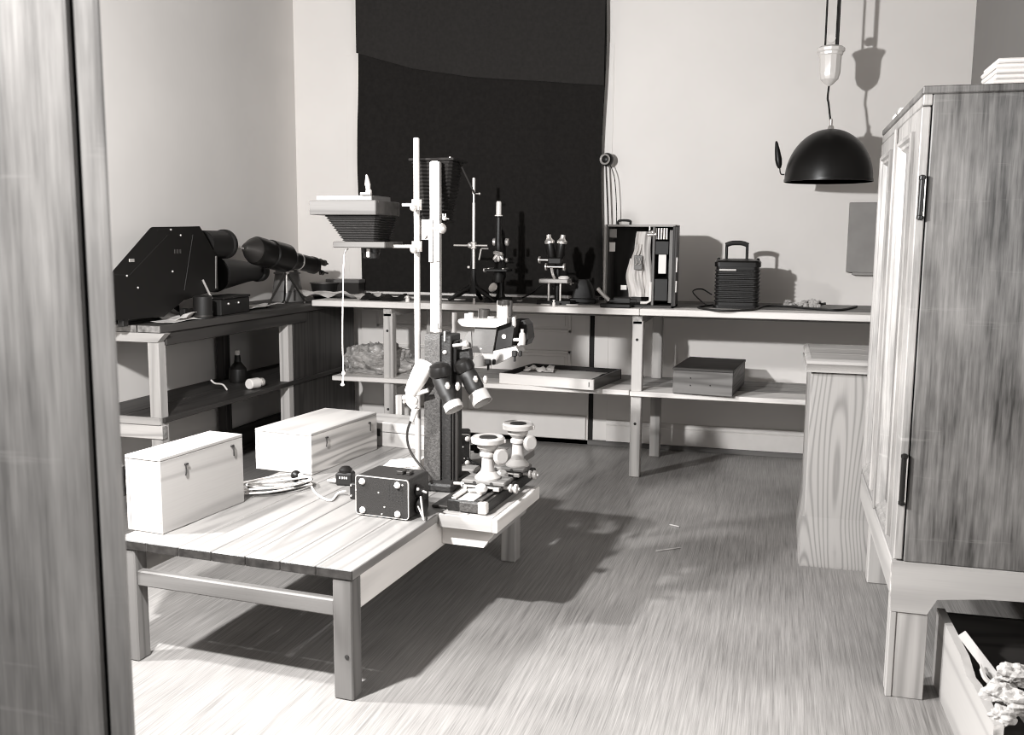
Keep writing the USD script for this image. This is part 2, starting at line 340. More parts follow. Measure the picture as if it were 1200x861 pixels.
# double door in the back wall, largely hidden by the black cloth and the bench
DX0, DX1 = -2.78, -1.17
door = struct('door_1', [cbox(DX0, DX1, YB - .03, YB + .0, .0, 2.5, .002)], 'white_paint', label='white panelled double door behind the back bench and black cloth', cat='door')
xs = [DX0 + .02, (DX0 + DX1) / 2 + .02, ]
for x0 in xs:
    x1 = x0 + (DX1 - DX0) / 2 - .04
    for z0, z1 in ((.34, .62), (.74, 1.5), (1.62, 2.4)):
        fr = [cbox(x0 + .10, x1 - .10, YB - .044, YB - .03, z0, z0 + .02), cbox(x0 + .10, x1 - .10, YB - .044, YB - .03, z1 - .02, z1),
              cbox(x0 + .10, x0 + .12, YB - .044, YB - .03, z0, z1), cbox(x1 - .12, x1 - .10, YB - .044, YB - .03, z0, z1)]
        p = struct_part(door, 'panel_moulding', fr, 'white_paint')
        struct_part(door, 'panel', cbox(x0 + .14, x1 - .14, YB - .036, YB - .028, z0 + .04, z1 - .04), 'white_paint')
struct_part(door, 'meeting_strip', cbox((DX0 + DX1) / 2 - .02, (DX0 + DX1) / 2 + .02, YB - .045, YB - .03, 0.2, 2.5), 'white_paint')
struct_part(door, 'kick_board', cbox(DX0, DX1 - .012, YB - .05, YB - .03, .035, .195, .004), 'white_paint')
struct_part(door, 'shadow_gap', cbox(DX1 - .002, DX1 + .028, YB - .012, YB - .001, 0, 2.5, .001), 'dark_gap')
struct('trim_1', cbox(DX1 + .028, DX1 + .12, YB - .004, YB, 0, 2.56, .001), 'wall_paint', label='white door casing right of the double door', cat='door casing')
struct('trim_2', cbox(DX0 - .1, DX0, YB - .004, YB, 0, 2.56, .001), 'wall_paint', label='white door casing left of the double door', cat='door casing')
bb = struct('baseboard_back', [cbox(DX1 + .12, XR, YB - .022, YB, 0.03, .135, .002)], 'skirting_paint', label='white stepped skirting board along the back wall', cat='skirting board')
struct_part(bb, 'moulding', [prism([(YB, .135), (YB - .022, .135), (YB - .026, .145), (YB - .018, .155), (YB - .012, .168), (YB, .17)], 'yz', DX1 + .12, XR)], 'skirting_paint')
struct_part(bb, 'floor_strip', cbox(DX0, XR, YB - .03, YB, 0, .032, .002), 'brown_wood_x')
struct('baseboard_left', [cbox(XL, XL + .022, .3, YB, 0, .15, .004), cbox(XL, XL + .03, .3, YB, 0, .03, .002)], 'stained_y', label='dark skirting board under the left bench', cat='skirting board')
for nm, x0, x1, y0, y1, z0, z1 in (('window_1', XR + .05, XR + .09, 1.1, 2.15, .95, 2.3),):  # added, unseen frame for the fill light on the right
    fr = [cbox(x0, x1, y0, y0 + .05, z0, z1), cbox(x0, x1, y1 - .05, y1, z0, z1), cbox(x0, x1, y0, y1, z0, z0 + .05), cbox(x0, x1, y0, y1, z1 - .05, z1),
          cbox(x0, x1, (y0 + y1) / 2 - .02, (y0 + y1) / 2 + .02, z0, z1), cbox(x0, x1, y0, y1, (z0 + z1) / 2 - .015, (z0 + z1) / 2 + .015)]
    w = struct(nm, fr, 'white_paint', label='white casement window frame added around the right fill light', cat='window')
# the doorway the picture is taken through: a leaf folded back at the left, the frame beside it, a dark gap between
J0 = ax(137, 620, -.70)[1]
def jpt(px, py, y): return ay(px, py, y)
yj = 0.86
a0, a1 = ay(112, 430, yj), ay(131, 430, yj); g0 = ay(97, 430, yj)
door2 = struct('door_2', [cbox(g0[0] - .30, g0[0], yj, yj + .012, 0.01, 2.05, .003)], 'jamb_wood', label='wooden door leaf folded back at the left edge', cat='door')
struct('trim_3', [cbox(g0[0] + .008, a1[0], yj + .002, yj + .012, 0, 2.1, .003)], 'jamb_wood', label='narrow wooden door frame right of the open leaf', cat='door frame')
struct('trim_4', [cbox(g0[0] - .03, g0[0] + .014, yj + .014, yj + .03, 0, 2.1, .001)], 'dark_gap', label='dark gap between door leaf and frame', cat='door frame')

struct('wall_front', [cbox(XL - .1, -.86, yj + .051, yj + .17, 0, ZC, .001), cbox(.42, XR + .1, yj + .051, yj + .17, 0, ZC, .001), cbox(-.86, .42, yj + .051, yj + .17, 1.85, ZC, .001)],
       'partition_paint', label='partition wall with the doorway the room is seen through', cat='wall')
# black cloth over the double door
cx0, cx1 = ay(421, 180, YB - .06)[0], ay(707, 180, YB - .06)[0]
def wav(u, v):
    return np.stack([0.010 * np.sin(v * 9 + 1) * (np.abs(u - .5) > .47), 0 * u, .010 * np.sin(u * 19 + .8 * v) + .006 * np.sin(u * 43 + 2 * v)], -1)
cu = sheet(cx1 - cx0, 2.05, 90, 24, wav, .004); cu = moved(cu, (cx0, YB - .065, .985), rx=math.pi / 2)
t = Thing('curtain', 'large black cloth hung over the door in the back wall', 'curtain', ((cx0 + cx1) / 2, YB - .06, .985))
t.part('cloth', cu, 'black_cloth', world=True, smooth=60)
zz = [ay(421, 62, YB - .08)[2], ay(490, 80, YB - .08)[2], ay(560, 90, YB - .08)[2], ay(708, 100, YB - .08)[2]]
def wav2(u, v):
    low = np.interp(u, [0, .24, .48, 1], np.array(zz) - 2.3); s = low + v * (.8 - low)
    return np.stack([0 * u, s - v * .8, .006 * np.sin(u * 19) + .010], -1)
cu2 = moved(sheet(cx1 - cx0, .8, 60, 8, wav2, .003), (cx0, YB - .078, 2.3), rx=math.pi / 2)  # added sheet that paints the lighter band of light on the curtain
t.part('painted_light_band', cu2, 'light_band_cloth', world=True, smooth=60, label='slightly paler upper band of the black cloth, light painted into its colour')
t.part('curtain_rail', cyl((cx0 - .03, YB - .05, 3.12), (cx1 + .03, YB - .05, 3.12), .012), 'dark_steel', world=True)
t.part('rail_bracket', [cbox(x - .01, x + .01, YB - .06, YB, 3.10, 3.14) for x in (cx0 + .1, cx1 - .1)], 'dark_steel', world=True)

# ------------------------------------------------------------------ pendant lamp
py_ = 5.60
c = ay(972, 180, py_); rim = ay(919, 211, py_); top = ay(972, 151, py_); R = c[0] - rim[0]; zr = rim[2]; Hh = top[2] - zr
t = Thing('pendant_lamp', 'black domed pull-down lamp with white porcelain counterweight hanging by the back wall', 'lamp', (c[0], py_, zr))
outer = [(R * math.cos(a), Hh * math.sin(a)) for a in np.linspace(0, np.pi / 2, 16)]; inner = [(r * .975, z * .97 + .002) for r, z in outer[::-1]]
t.part('shade', lathe([(R * .99, -.012), (R * 1.012, -.012), (R * 1.012, .002)] + outer + [(0.0001, Hh)] + [(0.0001, Hh - .01)] + [(r, max(z - .004, 0)) for r, z in inner] + [(R * .97, -.012), (R * .99, -.012)], (0, 0, 0), n=48), 'black_lacquer', smooth=40)
t.part('bulb', lathe([(.012, .06), (.03, .02), (.034, 0), (.02, -.03), (.0, -.036)], (0, 0, .13)), 'porcelain')
t.part('lamp_holder', lathe([(.02, 0), (.022, .05), (.012, .08)], (0, 0, Hh - .12)), 'black_satin')
cwt, cwb = ay(974, 52, py_), ay(974, 101, py_); cz0, cz1 = cwb[2] - zr, cwt[2] - zr; hw = .5 * 29 / FPX * 5.75; L_ = cz1 - cz0
cwx = cwt[0] - c[0]
prof = [(.004, 0), (.02, .01), (hw * .62, .035), (hw * .74, .07), (hw * .78, L_ * .72), (hw * .86, L_ * .75), (hw * .88, L_ * .80), (hw * .98, L_ * .83), (hw, L_ * .9), (hw * .82, L_ * .94), (hw * .5, L_ * .97), (.012, L_)]
cwp = t.part('counterweight', lathe(prof, (cwx, 0, cz0), n=12), 'porcelain', label='white fluted porcelain counterweight', smooth=25)
t.part('pulley', lathe([(.022, -.008), (.016, 0), (.022, .008)], (cwx, 0, cz1 + .03), (0, 1, 0)), 'porcelain', parent=cwp)
ct = ZC - zr
for dx in (-.030, .026, .035): t.part('cord', tube([(cwx + dx, .004, cz1 - .01), (cwx + dx * 1.0, .004, (cz1 + ct) / 2), (cwx + dx * .9, .004, ct)], .006, 6), 'black_rubber')
t.part('suspension_cord', tube([(cwx, 0, cz0 + .01), (cwx - .004, 0, cz0 - .06), (cwx + .003, 0, Hh + .13), (0, 0, Hh + .02)], .006, 6), 'black_rubber')
t.part('finial', lathe([(.02, Hh - .004), (.016, Hh + .012), (.009, Hh + .02), (.009, Hh + .05), (.004, Hh + .055)], (0, 0, 0)), 'nickel')
hk = [(-R * 1.0, 0, .03), (-R - .02, 0, .035), (-R - .028, 0, .07)]
hp = t.part('handle_bracket', tube(hk, .004, 6), 'dark_steel')
t.part('handle', lathe([(.008, 0), (.016, .02), (.019, .05), (.014, .1), (.008, .14), (.004, .15)], (-R - .028, 0, .065), (-.16, 0, 1)), 'black_lacquer', parent=hp)
t.part('ceiling_rose', lathe([(.06, ct), (.06, ct - .012), (.03, ct - .04), (.01, ct - .045)], (cwx, 0, 0)), 'porcelain')

p0, p1 = ay(996, 237, YB - .04), ay(994, 319, YB - .04)
t = Thing('wall_board', 'plain grey board fixed to the back wall beside the cabinet', 'board', (p0[0] + .12, YB, p1[2]))
t.part('panel', cbox(p0[0], p0[0] + .30, YB - .04, YB, p1[2], p0[2], .003), 'grey_paint', world=True)
t.part('ledge', cbox(p0[0] + .035, p0[0] + .24, YB - .05, YB, p1[2] - .016, p1[2], .002), 'grey_paint', world=True)

# ------------------------------------------------------------------ back workbench
BY0, BY1, BZ = 5.27, 6.05, .966
t = Thing('workbench', 'long wooden workbench with lower shelf against the back wall', 'workbench', (-.9, 5.6, 0))
xb = [-2.74, -.735, XR - .02]; W4 = (BY1 - BY0) / 4
for i in range(2):
    for k in range(4):
        y0 = BY0 + k * W4
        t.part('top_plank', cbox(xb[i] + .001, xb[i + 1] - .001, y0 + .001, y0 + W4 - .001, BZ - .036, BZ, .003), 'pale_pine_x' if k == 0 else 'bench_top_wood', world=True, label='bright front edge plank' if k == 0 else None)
fy = 5.31
legs_f = [ay(450, 420, fy + .01)[0], ay(740.5, 420, fy + .01)[0], .86]
for x in legs_f:
    t.part('leg', cbox(x, x + .060, fy, fy + .065, 0, BZ - .07, .004), 'pine_knotty_z', world=True)
    for zk in (.79, .31): t.part('bolt_hole', lathe([(.008, -.001), (.008, .0015), (.003, .002)], (x + .028, fy - .0003, zk), (0, -1, 0), 12), 'dark_mark', world=True)
    t.part('cross_bearer', cbox(x - .0, x + .055, fy + .0, BY1 - .1, BZ - .09, BZ - .037, .003), 'bench_wood_y', world=True)
    t.part('shelf_bearer', cbox(x + .01, x + .05, fy + .066, BY1 - .1, .43, .474, .003), 'bench_wood_y', world=True)
for px in (761.5, 500):
    x = ay(px, 500, 5.86)[0]
    t.part('rear_leg', cbox(x, x + .062, 5.86, 5.92, 0, BZ - .07, .004), 'pine_knotty_z', world=True)
t.part('back_rail', cbox(-2.7, XR - .03, 5.93, 5.96, BZ - .10, BZ - .037, .003), 'bench_wood_x', world=True)
sx0, sx1, sx2 = -2.62, ay(737, 458, 5.28)[0], .95
for i, (a, b, dz) in enumerate(((sx0, sx1, 0), (sx1 + .004, sx2, -.004))):
    for k in range(3):
        y0 = 5.285 + k * .21
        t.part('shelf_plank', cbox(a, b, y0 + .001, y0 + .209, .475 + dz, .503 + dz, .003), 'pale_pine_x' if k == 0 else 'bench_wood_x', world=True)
SZ = .503

# ------------------------------------------------------------------ left side bench
t = Thing('side_bench', 'dark-topped wooden bench with low shelf along the left wall', 'workbench', (-3.0, 4.9, 0))
LZ = .935; LY0, LY1, LX1 = 3.80, 6.05, -2.745
wp = (LX1 - XL - .01) / 4
for k in range(4):
    x0 = XL + .005 + k * wp
    t.part('top_plank', cbox(x0 + .002, x0 + wp - .002, LY0, LY1, LZ - .036, LZ, .003), 'bench_top_side', world=True)
t.part('end_rail', prism([(XL + .01, LZ - .08), (LX1 - .03, LZ - .08), (LX1 + .012, LZ - .037), (XL + .01, LZ - .037)], 'xz', LY0 + .005, LY0 + .05), 'pine_x', world=True, label='pale mitred rail under the bench end')
t.part('front_rail', cbox(LX1 - .05, LX1 - .02, LY0 + .06, LY1 - .8, LZ - .10, LZ - .037, .003), 'stained_y', world=True)
for y, m in ((LY0 + .01, 'pine_z'), (ax(338, 430, LX1 - .03)[1], 'pine_knotty_z')):
    t.part('leg', cbox(LX1 - .09, LX1 - .03, y, y + .06, 0, LZ - .08, .004), m, world=True)
for y in (LY0 + .01, 5.0): t.part('rear_leg', cbox(XL + .03, XL + .09, y, y + .06, 0, LZ - .037, .004), 'stained_z', world=True)
for k in range(2):
    x0 = XL + .02 + k * .245
    t.part('shelf_plank', cbox(x0, x0 + .243, LY0 + .02, LY1 - .1, .47, .495, .003), 'stained_y', world=True)
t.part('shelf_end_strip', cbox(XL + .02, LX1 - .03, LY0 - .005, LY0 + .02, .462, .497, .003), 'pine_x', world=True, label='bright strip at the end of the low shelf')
t.part('shelf_rail', cbox(XL + .02, LX1 - .02, LY0 + .0, LY0 + .04, .395, .46, .003), 'pine_knotty_x', world=True)
t.part('side_board', cbox(LX1 - .05, LX1 - .03, 5.10, LY1 - .1, .0, LZ - .04, .003), 'stained_z', world=True, label='dark boarded front at the corner end')

# ------------------------------------------------------------------ low table with its bracketed side shelf
TZ, TR = .40, math.radians(-3.7)
TLOC = np.array([-1.142, 2.411, 0.0])
t = table = Thing('low_table', 'low pale pine table on square legs in the foreground', 'table', TLOC, TR)
n = 7; w = .845 / n
for k in range(n):
    t.part('top_plank', cbox(-.845 + k * w + .0008, -.845 + (k + 1) * w - .0008, 0, 1.70, TZ - .030, TZ, .0025), 'table_top')
t.part('leg', cbox(-.069, -.006, .004, .062, 0, TZ - .031, .004), 'grey_pine_z')
t.part('bolt_hole', lathe([(.007, -.001), (.007, .0015), (.003, .002)], (-.024, .0035, .135), (0, -1, 0), 12), 'dark_mark')
t.part('leg', cbox(-.84, -.775, .004, .062, 0, TZ - .031, .004), 'grey_pine_z')
fl = t.part('leg', cbox(-.022, .044, 1.31, 1.375, 0, TZ - .045, .004), 'pine_knotty_z', label='far right leg with a dark bolt hole')
t.part('bolt_hole', lathe([(.008, -.001), (.008, .002), (.004, .003)], (.012, 1.309, .19), (0, -1, 0), 12), 'dark_mark', parent=fl)
t.part('leg', cbox(-.84, -.775, 1.62, 1.68, 0, TZ - .031, .004), 'pine_knotty_z')
t.part('end_rail', cbox(-.775, -.069, .012, .042, .250, .300, .004), 'grey_pine_x')
t.part('side_rail', cbox(-.032, -.008, .063, 1.60, .265, TZ - .031, .003), 'pale_pine_y')
t.part('side_rail', cbox(-.838, -.814, .063, 1.62, .265, TZ - .031, .003), 'pine_y')
t.part('end_rail', cbox(-.775, -.069, 1.64, 1.67, .25, .30, .004), 'pine_knotty_x')
t.part('side_shelf_plank', cbox(.002, .098, .635, 1.085, TZ - .028, TZ, .003), 'bench_wood_y')
t.part('side_shelf_plank', cbox(.099, .196, .635, 1.085, TZ - .028, TZ, .003), 'bench_wood_y')
t.part('shelf_edge_board', cbox(.0, .20, .612, .634, TZ - .048, TZ + .001, .003), 'pine_x')
t.part('shelf_edge_board', cbox(.198, .218, .612, 1.088, TZ - .048, TZ + .001, .003), 'pale_pine_y')
t.part('bracket', prism([(-.006, TZ - .12), (.150, TZ - .12), (.198, TZ - .048), (-.006, TZ - .048)], 'xz', .66, .69), 'pale_pine_x')
t.part('bracket', prism([(-.006, TZ - .12), (.150, TZ - .12), (.198, TZ - .048), (-.006, TZ - .048)], 'xz', 1.05, 1.08), 'pine_x')
t.part('bracket_board', cbox(.06, .17, .67, 1.07, TZ - .105, TZ - .085, .003), 'pine_y')

def yaw_of(a, b): return math.atan2(b[1] - a[1], b[0] - a[0])
# two lidded pine crates: near bottom corner, far right bottom corner, near top corner, left top corner
def pine_crate(pa, pb, pt, pl, label, end_m, side_m, hooks, width=None):
    A, B = az(*pa, TZ), az(*pb, TZ); h = ay(*pt, A[1])[2] - TZ; T = az(*pl, TZ + h)
    rz = yaw_of(A, B) - math.pi / 2; L = np.linalg.norm((B - A)[:2])
    W = width or np.linalg.norm((T - A)[:2]); b = .014
    t = Thing('pine_crate', label, 'crate', (A[0], A[1], TZ), rz)
    t.part('side_board', cbox(-b, 0, 0, L, .001, h - .012, .0015), side_m, label='right-hand side board')
    t.part('side_board', cbox(-W, -W + b, 0, L, .001, h - .012, .0015), side_m)
    t.part('end_board', cbox(-W + b, -b, .001, b, .001, h - .012, .0015), end_m)
    t.part('end_board', cbox(-W + b, -b, L - b, L - .001, .001, h - .012, .0015), end_m)
    t.part('bottom_board', cbox(-W + b, -b, b, L - b, .002, .012, .001), 'pine_y')
    t.part('lid', cbox(-W, .0005, -.0005, L, h - .0115, h, .002), 'pine_y')
    for (fy_, fz) in hooks:
        s = 1 if fy_ < .5 else -1
        t.part('hook', [tube([(.0, fy_ * L, fz * h), (.004, fy_ * L, fz * h + .002), (.005, fy_ * L + s * .002, fz * h - .02), (.003, fy_ * L + .001, fz * h - .036)], .0022, 6),
                        cbox(0, .006, fy_ * L - (0 if s > 0 else .014), fy_ * L + (.014 if s > 0 else 0), fz * h - .002, fz * h + .004, .001)], 'dark_mark')
    return t, A, L, W, h, rz
pine_crate((191, 626.6), (286.4, 588), (186.4, 537), (130, 540.5), 'bright pine crate nearest the door, in front on the low table', 'pine_x', 'pine_y', [(.27, .82), (.87, .87)])
pine_crate((365.5, 557), (442, 526.5), (364.5, 508), (297, 502), 'pine crate with strongly figured side, behind the coil of wire', 'pine_x', 'grainy_pine_y', [(.2, .78), (.88, .78)])
# flat wooden case at the far end of the table
A, B = az(441, 522, TZ), az(503, 528, TZ)
t = Thing('flat_case', 'long flat pine case with a dark latch at the far end of the low table', 'case', (A[0], A[1], TZ), yaw_of(A, B))
hh = ay(441, 494, A[1])[2] - TZ; Lc = np.linalg.norm((B - A)[:2])
t.part('body', cbox(-.35, Lc, 0, .20, .0, hh * .58, .002), 'pine_x')
t.part('lid', cbox(-.35, Lc, 0, .20, hh * .60, hh, .002), 'pine_x')
t.part('latch', cbox(.002, .022, -.006, 0, hh * .42, hh * .72, .001), 'dark_mark')
t.part('post', cbox(-.012, .022, .21, .24, 0, hh + .09, .002), 'bench_wood_z', label='small upright at the back')

# ------------------------------------------------------------------ vertical photographic stand on the table
YS = 3.42
P = lambda px, py: ay(px, py, YS)
b0 = P(493, 566); tp = P(487.5, 162); rr = 3.6 / FPX * 3.62
t = stand = Thing('camera_stand', 'vertical photographic stand with tall white rod and squared bellows camera', 'camera stand', (b0[0], YS, TZ), 0)
XR1 = (b0[0] + tp[0]) / 2 - .004
t.part('rod', lathe([(rr, 0), (rr, tp[2] - TZ - .004), (rr * .8, tp[2] - TZ)], (XR1, YS, TZ + .002)), 'white_enamel', world=True, label='tall slender white rod')
t.part('rod_socket', lathe([(.035, 0), (.035, .012), (.018, .018), (.016, .06)], (XR1, YS, TZ)), 'nickel', world=True)
fl, fr_, ft, fb = P(379, 244), P(455, 244), P(417, 236), P(417, 252.5)
D = .235; xa, xb_ = fl[0], fr_[0]; zt, zb = ft[2], fb[2]
cp = t.part('plate_frame', [cbox(xa, xb_, YS - D / 2, YS - D / 2 + .025, zb, zt, .003), cbox(xa, xb_, YS + D / 2 - .025, YS + D / 2, zb, zt, .003), cbox(xa, xa + .025, YS - D / 2 + .0251, YS + D / 2 - .0251, zb, zt, .003), cbox(xb_ - .025, xb_, YS - D / 2 + .0251, YS + D / 2 - .0251, zb, zt, .003)],
            'smoked_x', world=True, label='square wooden plate frame on top')
pz = P(417, 230)[2]
t.part('plate_holder', cbox(P(383, 240)[0], P(447, 240)[0], YS - .09, YS + .09, zt, pz, .002), 'grey_enamel', world=True, parent=cp)
q = P(443, 228)
t.part('focus_clip', [cbox(q[0] - .03, q[0] + .012, YS - .10, YS - .08, pz, pz + .010, .002), ball((q[0] + .002, YS - .09, pz + .014), .012), lathe([(.008, 0), (.011, .02), (.006, .045), (.003, .055)], (q[0], YS - .09, pz + .02), (-.1, 0, 1))], 'nickel', world=True, parent=cp)
def bellows(x0, x1, yc, hw_top, hw_bot, z0, z1, xb0, xb1, folds, amp):
    """square pleated bellows: x0..x1 and +-hw_top at z1, xb0..xb1 and +-hw_bot at z0"""
    rings = []
    for i in range(2 * folds + 1):
        u = i / (2 * folds); e = amp * (1 if i % 2 else -1)
        l, r, hw = x0 + (xb0 - x0) * u - e, x1 + (xb1 - x1) * u + e, hw_top + (hw_bot - hw_top) * u + e; z = z1 + (z0 - z1) * u; c_ = .012
        rings.append([(l + c_, yc - hw, z), (r - c_, yc - hw, z), (r, yc - hw + c_, z), (r, yc + hw - c_, z), (r - c_, yc + hw, z), (l + c_, yc + hw, z), (l, yc + hw - c_, z), (l, yc - hw + c_, z)])
    return loft(np.array(rings))
z2 = P(430, 283)[2]
t.part('bellows', bellows(P(393, 260)[0], P(455, 260)[0], YS, .10, .07, z2, zb, P(411, 280)[0], P(450, 280)[0], 11, .0035), 'bellows_leather', world=True, smooth=False)
z3 = P(430, 290)[2]
t.part('lens_board', cbox(P(402, 286)[0], P(462, 286)[0], YS - .09, YS + .09, z3, z2, .003), 'smoked_x', world=True)
q = P(435, 292); lp = t.part('lens', [lathe([(.036, 0), (.036, -.02), (.031, -.022), (.031, -.04)], (q[0], YS, z3))], 'black_lacquer', world=True)
t.part('lens_scale', cbox(q[0] - .002, q[0] + .010, YS - .040, YS - .034, z3 - .036, z3 - .004, .001), 'porcelain', world=True, parent=lp)
for pxa, py0 in ((472, 240), (450, 288.5)):
    z = P(470, py0)[2]
    ar = t.part('arm', cbox(P(pxa, py0)[0], XR1, YS - .012, YS + .012, z - .006, z + .006, .002), 'bright_steel', world=True)
    t.part('clamp_collar', [lathe([(.020, -.02), (.020, .02)], (XR1, YS, z)), cyl((XR1 - .006, YS - .01, z - .004), (XR1 + .002, YS - .045, z - .012), .011), ball((XR1 + .004, YS - .045, z - .012), .014)], 'nickel', world=True, parent=ar)
# cable release hanging from the lens board
q = [P(408, 291), P(403.5, 300), P(402, 340), P(401.5, 400), P(402.5, 434)]
t.part('release_cable', tube(q, .0028, 6), 'pale_rubber', world=True)
e0, e1 = P(402.5, 434), P(401.5, 452)
t.part('release_button', [lathe([(.003, 0), (.008, .005), (.008, .012), (.004, .018)], e0 - [0, 0, .02]), cyl(e0, e1, .0035), lathe([(.006, 0), (.009, .004), (.006, .010)], e1)], 'porcelain', world=True)

# the second, squared bar with its own bellows, clamps and cast-iron column
t = Thing('camera_column', 'cast-iron column with flat white bar carrying a black bellows camera', 'camera stand', (P(510, 565)[0], YS + .02, TZ), 0)
YC = YS + .03
Q = lambda px, py: ay(px, py, YC)
xl_, xr_ = Q(505.2, 280)[0], Q(516.2, 280)[0]
zt2, zb2 = Q(510, 189)[2], Q(510, 388)[2] - .03
t.part('bar', prism([(xl_, zb2), (xr_, zb2), (xr_, zt2 - .004), (xr_ - .008, zt2), (xl_ + .008, zt2), (xl_, zt2 - .004)], 'xz', YC - .012, YC + .012), 'white_enamel', world=True, label='flat white bar')
za, zb3 = Q(510, 257)[2], Q(510, 307)[2]
bs = t.part('bar_slide', [cbox(xl_ - .002, xl_ + .012, YC - .022, YC - .012, zb3, za, .001), cbox(xr_ - .014, xr_ + .002, YC - .022, YC - .012, zb3 + .003, za, .001)], 'bright_steel', world=True)
q = Q(520, 268)
t.part('clamp_screw', [cyl((xr_ - .02, YC - .03, q[2]), (q[0] + .016, YC - .03, q[2]), .006), lathe([(.008, 0), (.018, .004), (.020, .012), (.014, .02), (.006, .024)], (q[0] - .004, YC - .03, q[2]), (1, -.25, .1))], 'nickel', world=True, parent=bs)
q = Q(499, 268)
t.part('slide_plate', [cbox(Q(494, 270)[0], xl_, YC - .015, YC - .008, Q(500, 281)[2], Q(500, 257)[2], .002), cyl((Q(500, 276)[0], YC - .03, Q(500, 276)[2]), (Q(500, 276)[0], YC - .012, Q(500, 276)[2]), .009)], 'bright_steel', world=True, parent=bs)
q = Q(523, 256)
t.part('wing_nut', [ball((q[0], YC - .02, q[2]), .009), cyl((q[0] - .004, YC - .02, q[2]), (q[0] - .006, YC - .02, q[2] + .018), .003), cyl((q[0] + .004, YC - .02, q[2]), (q[0] + .004, YC - .02, q[2] + .018), .003), cyl((q[0], YC - .02, q[2]), (q[0] + .018, YC - .02, q[2] - .002), .002)], 'nickel', world=True, parent=bs)
yb2 = YC + .10; S = lambda px, py: ay(px, py, yb2)
t.part('bellows', bellows(S(490, 190)[0], S(537, 190)[0], yb2, .075, .04, S(510, 258)[2], S(510, 190)[2], S(497, 258)[0], S(526.5, 258)[0], 16, .003), 'black_cloth', world=True, smooth=False)
bt = t.part('bellows_frame', [cbox(S(488, 188)[0], S(540, 188)[0], yb2 - .085, yb2 + .085, S(510, 190)[2], S(510, 187)[2], .002), cbox(S(495, 260)[0], S(528, 260)[0], yb2 - .05, yb2 + .05, S(510, 261)[2], S(510, 258)[2], .002)], 'black_cloth', world=True)
t.part('frame_stud', ball((S(535.5, 187)[0], yb2 - .08, S(536, 186.5)[2]), .004), 'nickel', world=True, parent=bt)
t.part('frame_strut', cyl((S(538, 189)[0], yb2, S(538, 189)[2]), (S(552, 227)[0], yb2 + .05, S(552, 227)[2]), .004), 'black_cloth', world=True, parent=bt)
t.part('frame_bracket', cbox(xl_ + .004, xr_ - .004, YC + .012, yb2 - .04, S(510, 258)[2], S(510, 254)[2], .002), 'dark_steel', world=True, parent=bt)
# column
yc0, yc1 = YS - .075, YS + .055; K = lambda px, py: ay(px, py, yc0)
cz1, cx_a, cx_b, cx_c = K(510, 390)[2], K(498, 480)[0], K(515.5, 480)[0], K(527.5, 480)[0]
t.part('column', loft(np.array([[(cx_a - g, yc0 - g, z), (cx_b + g * .3, yc0 - g, z), (cx_b + g * .3, yc1, z), (cx_a - g, yc1, z)] for z, g in ((TZ + .03, .004), (cz1 - .03, 0), (cz1 - .004, -.002), (cz1, -.008))])), 'grey_crackle', world=True, smooth=False)
t.part('slide_housing', cbox(cx_b + .001, cx_c, yc0 + .01, yc1 - .01, TZ + .02, K(520, 393)[2], .003), 'dark_crackle', world=True)
t.part('rack', cbox(cx_c, cx_c + .014, yc0 + .03, yc1 - .03, TZ + .02, K(520, 400)[2], .002), 'black_lacquer', world=True)
t.part('guide_rod', [cyl((cx_c + .022, yc0 + .015, TZ + .02), (cx_c + .022, yc0 + .015, K(530, 450)[2]), .007), cyl((cx_c + .006, yc0 + .015, TZ + .02), (cx_c + .006, yc0 + .015, K(530, 450)[2]), .003)], 'dark_steel', world=True)
q = K(520.5, 413)
t.part('index_stud', [ball((q[0], yc0 + .008, q[2]), .009), cyl((q[0] + .0, yc0 + .006, K(520, 388)[2]), (q[0], yc0 + .006, K(520, 400)[2]), .004)], 'white_enamel', world=True)
t.part('top_bolt', lathe([(.02, 0), (.018, .012), (.008, .018), (.007, .034)], (K(507, 388)[0], YS - .03, cz1 - .002)), 'nickel', world=True)
t.part('foot_casting', [cbox(cx_a - .012, cx_c + .028, yc0 - .06, yc1 + .04, TZ, TZ + .032, .008)], 'dark_crackle', world=True)

# two small spot lamps clamped to the stand
def spot_lamp(label, cap, neck, mouth, y, rcap, rbody, ring_len):
    a, b, c_ = ay(*cap, y), ay(*neck, y - .01), ay(*mouth, y - .05)
    t = Thing('spot_lamp', label, 'lamp', tuple(a))
    d = c_ - b; L = np.linalg.norm(d); u = d / L
    t.part('housing', lathe([(rbody * .55, -.02), (rbody * .95, 0), (rbody, .02), (rbody, L * .55), (rbody * .86, L * .62), (rbody * .86, L - ring_len)], b, u, 24), 'black_satin', world=True)
    rp = t.part('rim', lathe([(rbody * .88, 0), (rbody * 1.10, .002), (rbody * 1.14, ring_len), (rbody * 1.02, ring_len), (rbody * .95, .006), (.0001, .004)], b + u * (L - ring_len), u, 28), 'white_enamel', world=True, label='bright rim at the mouth')
    t.part('lens', lathe([(rbody * .9, 0), (rbody * .6, .006), (.0001, .009)], b + u * (L - ring_len * .55), u), 'glassware', world=True, parent=rp)
    v = a - b; v /= np.linalg.norm(v)
    t.part('cap', lathe([(rcap * .8, -.012), (rcap, 0), (rcap, .018), (rcap * .85, .034), (rcap * .4, .044)], b + v * .012, v * .5 + np.array([-.2, -.3, .4]), 26), 'black_lacquer', world=True)
    e = b + u * L * .6
    t.part('thumb_screw', [lathe([(.004, 0), (.008, .006), (.010, .018), (.005, .03)], e + np.array([-.0, -.01, rbody * .8]), (0, -.1, 1)), lathe([(.004, 0), (.008, .006), (.010, .018), (.005, .03)], e + np.array([.035, 0, rbody * .8]), (0, 0, 1))], 'nickel', world=True)
    return t
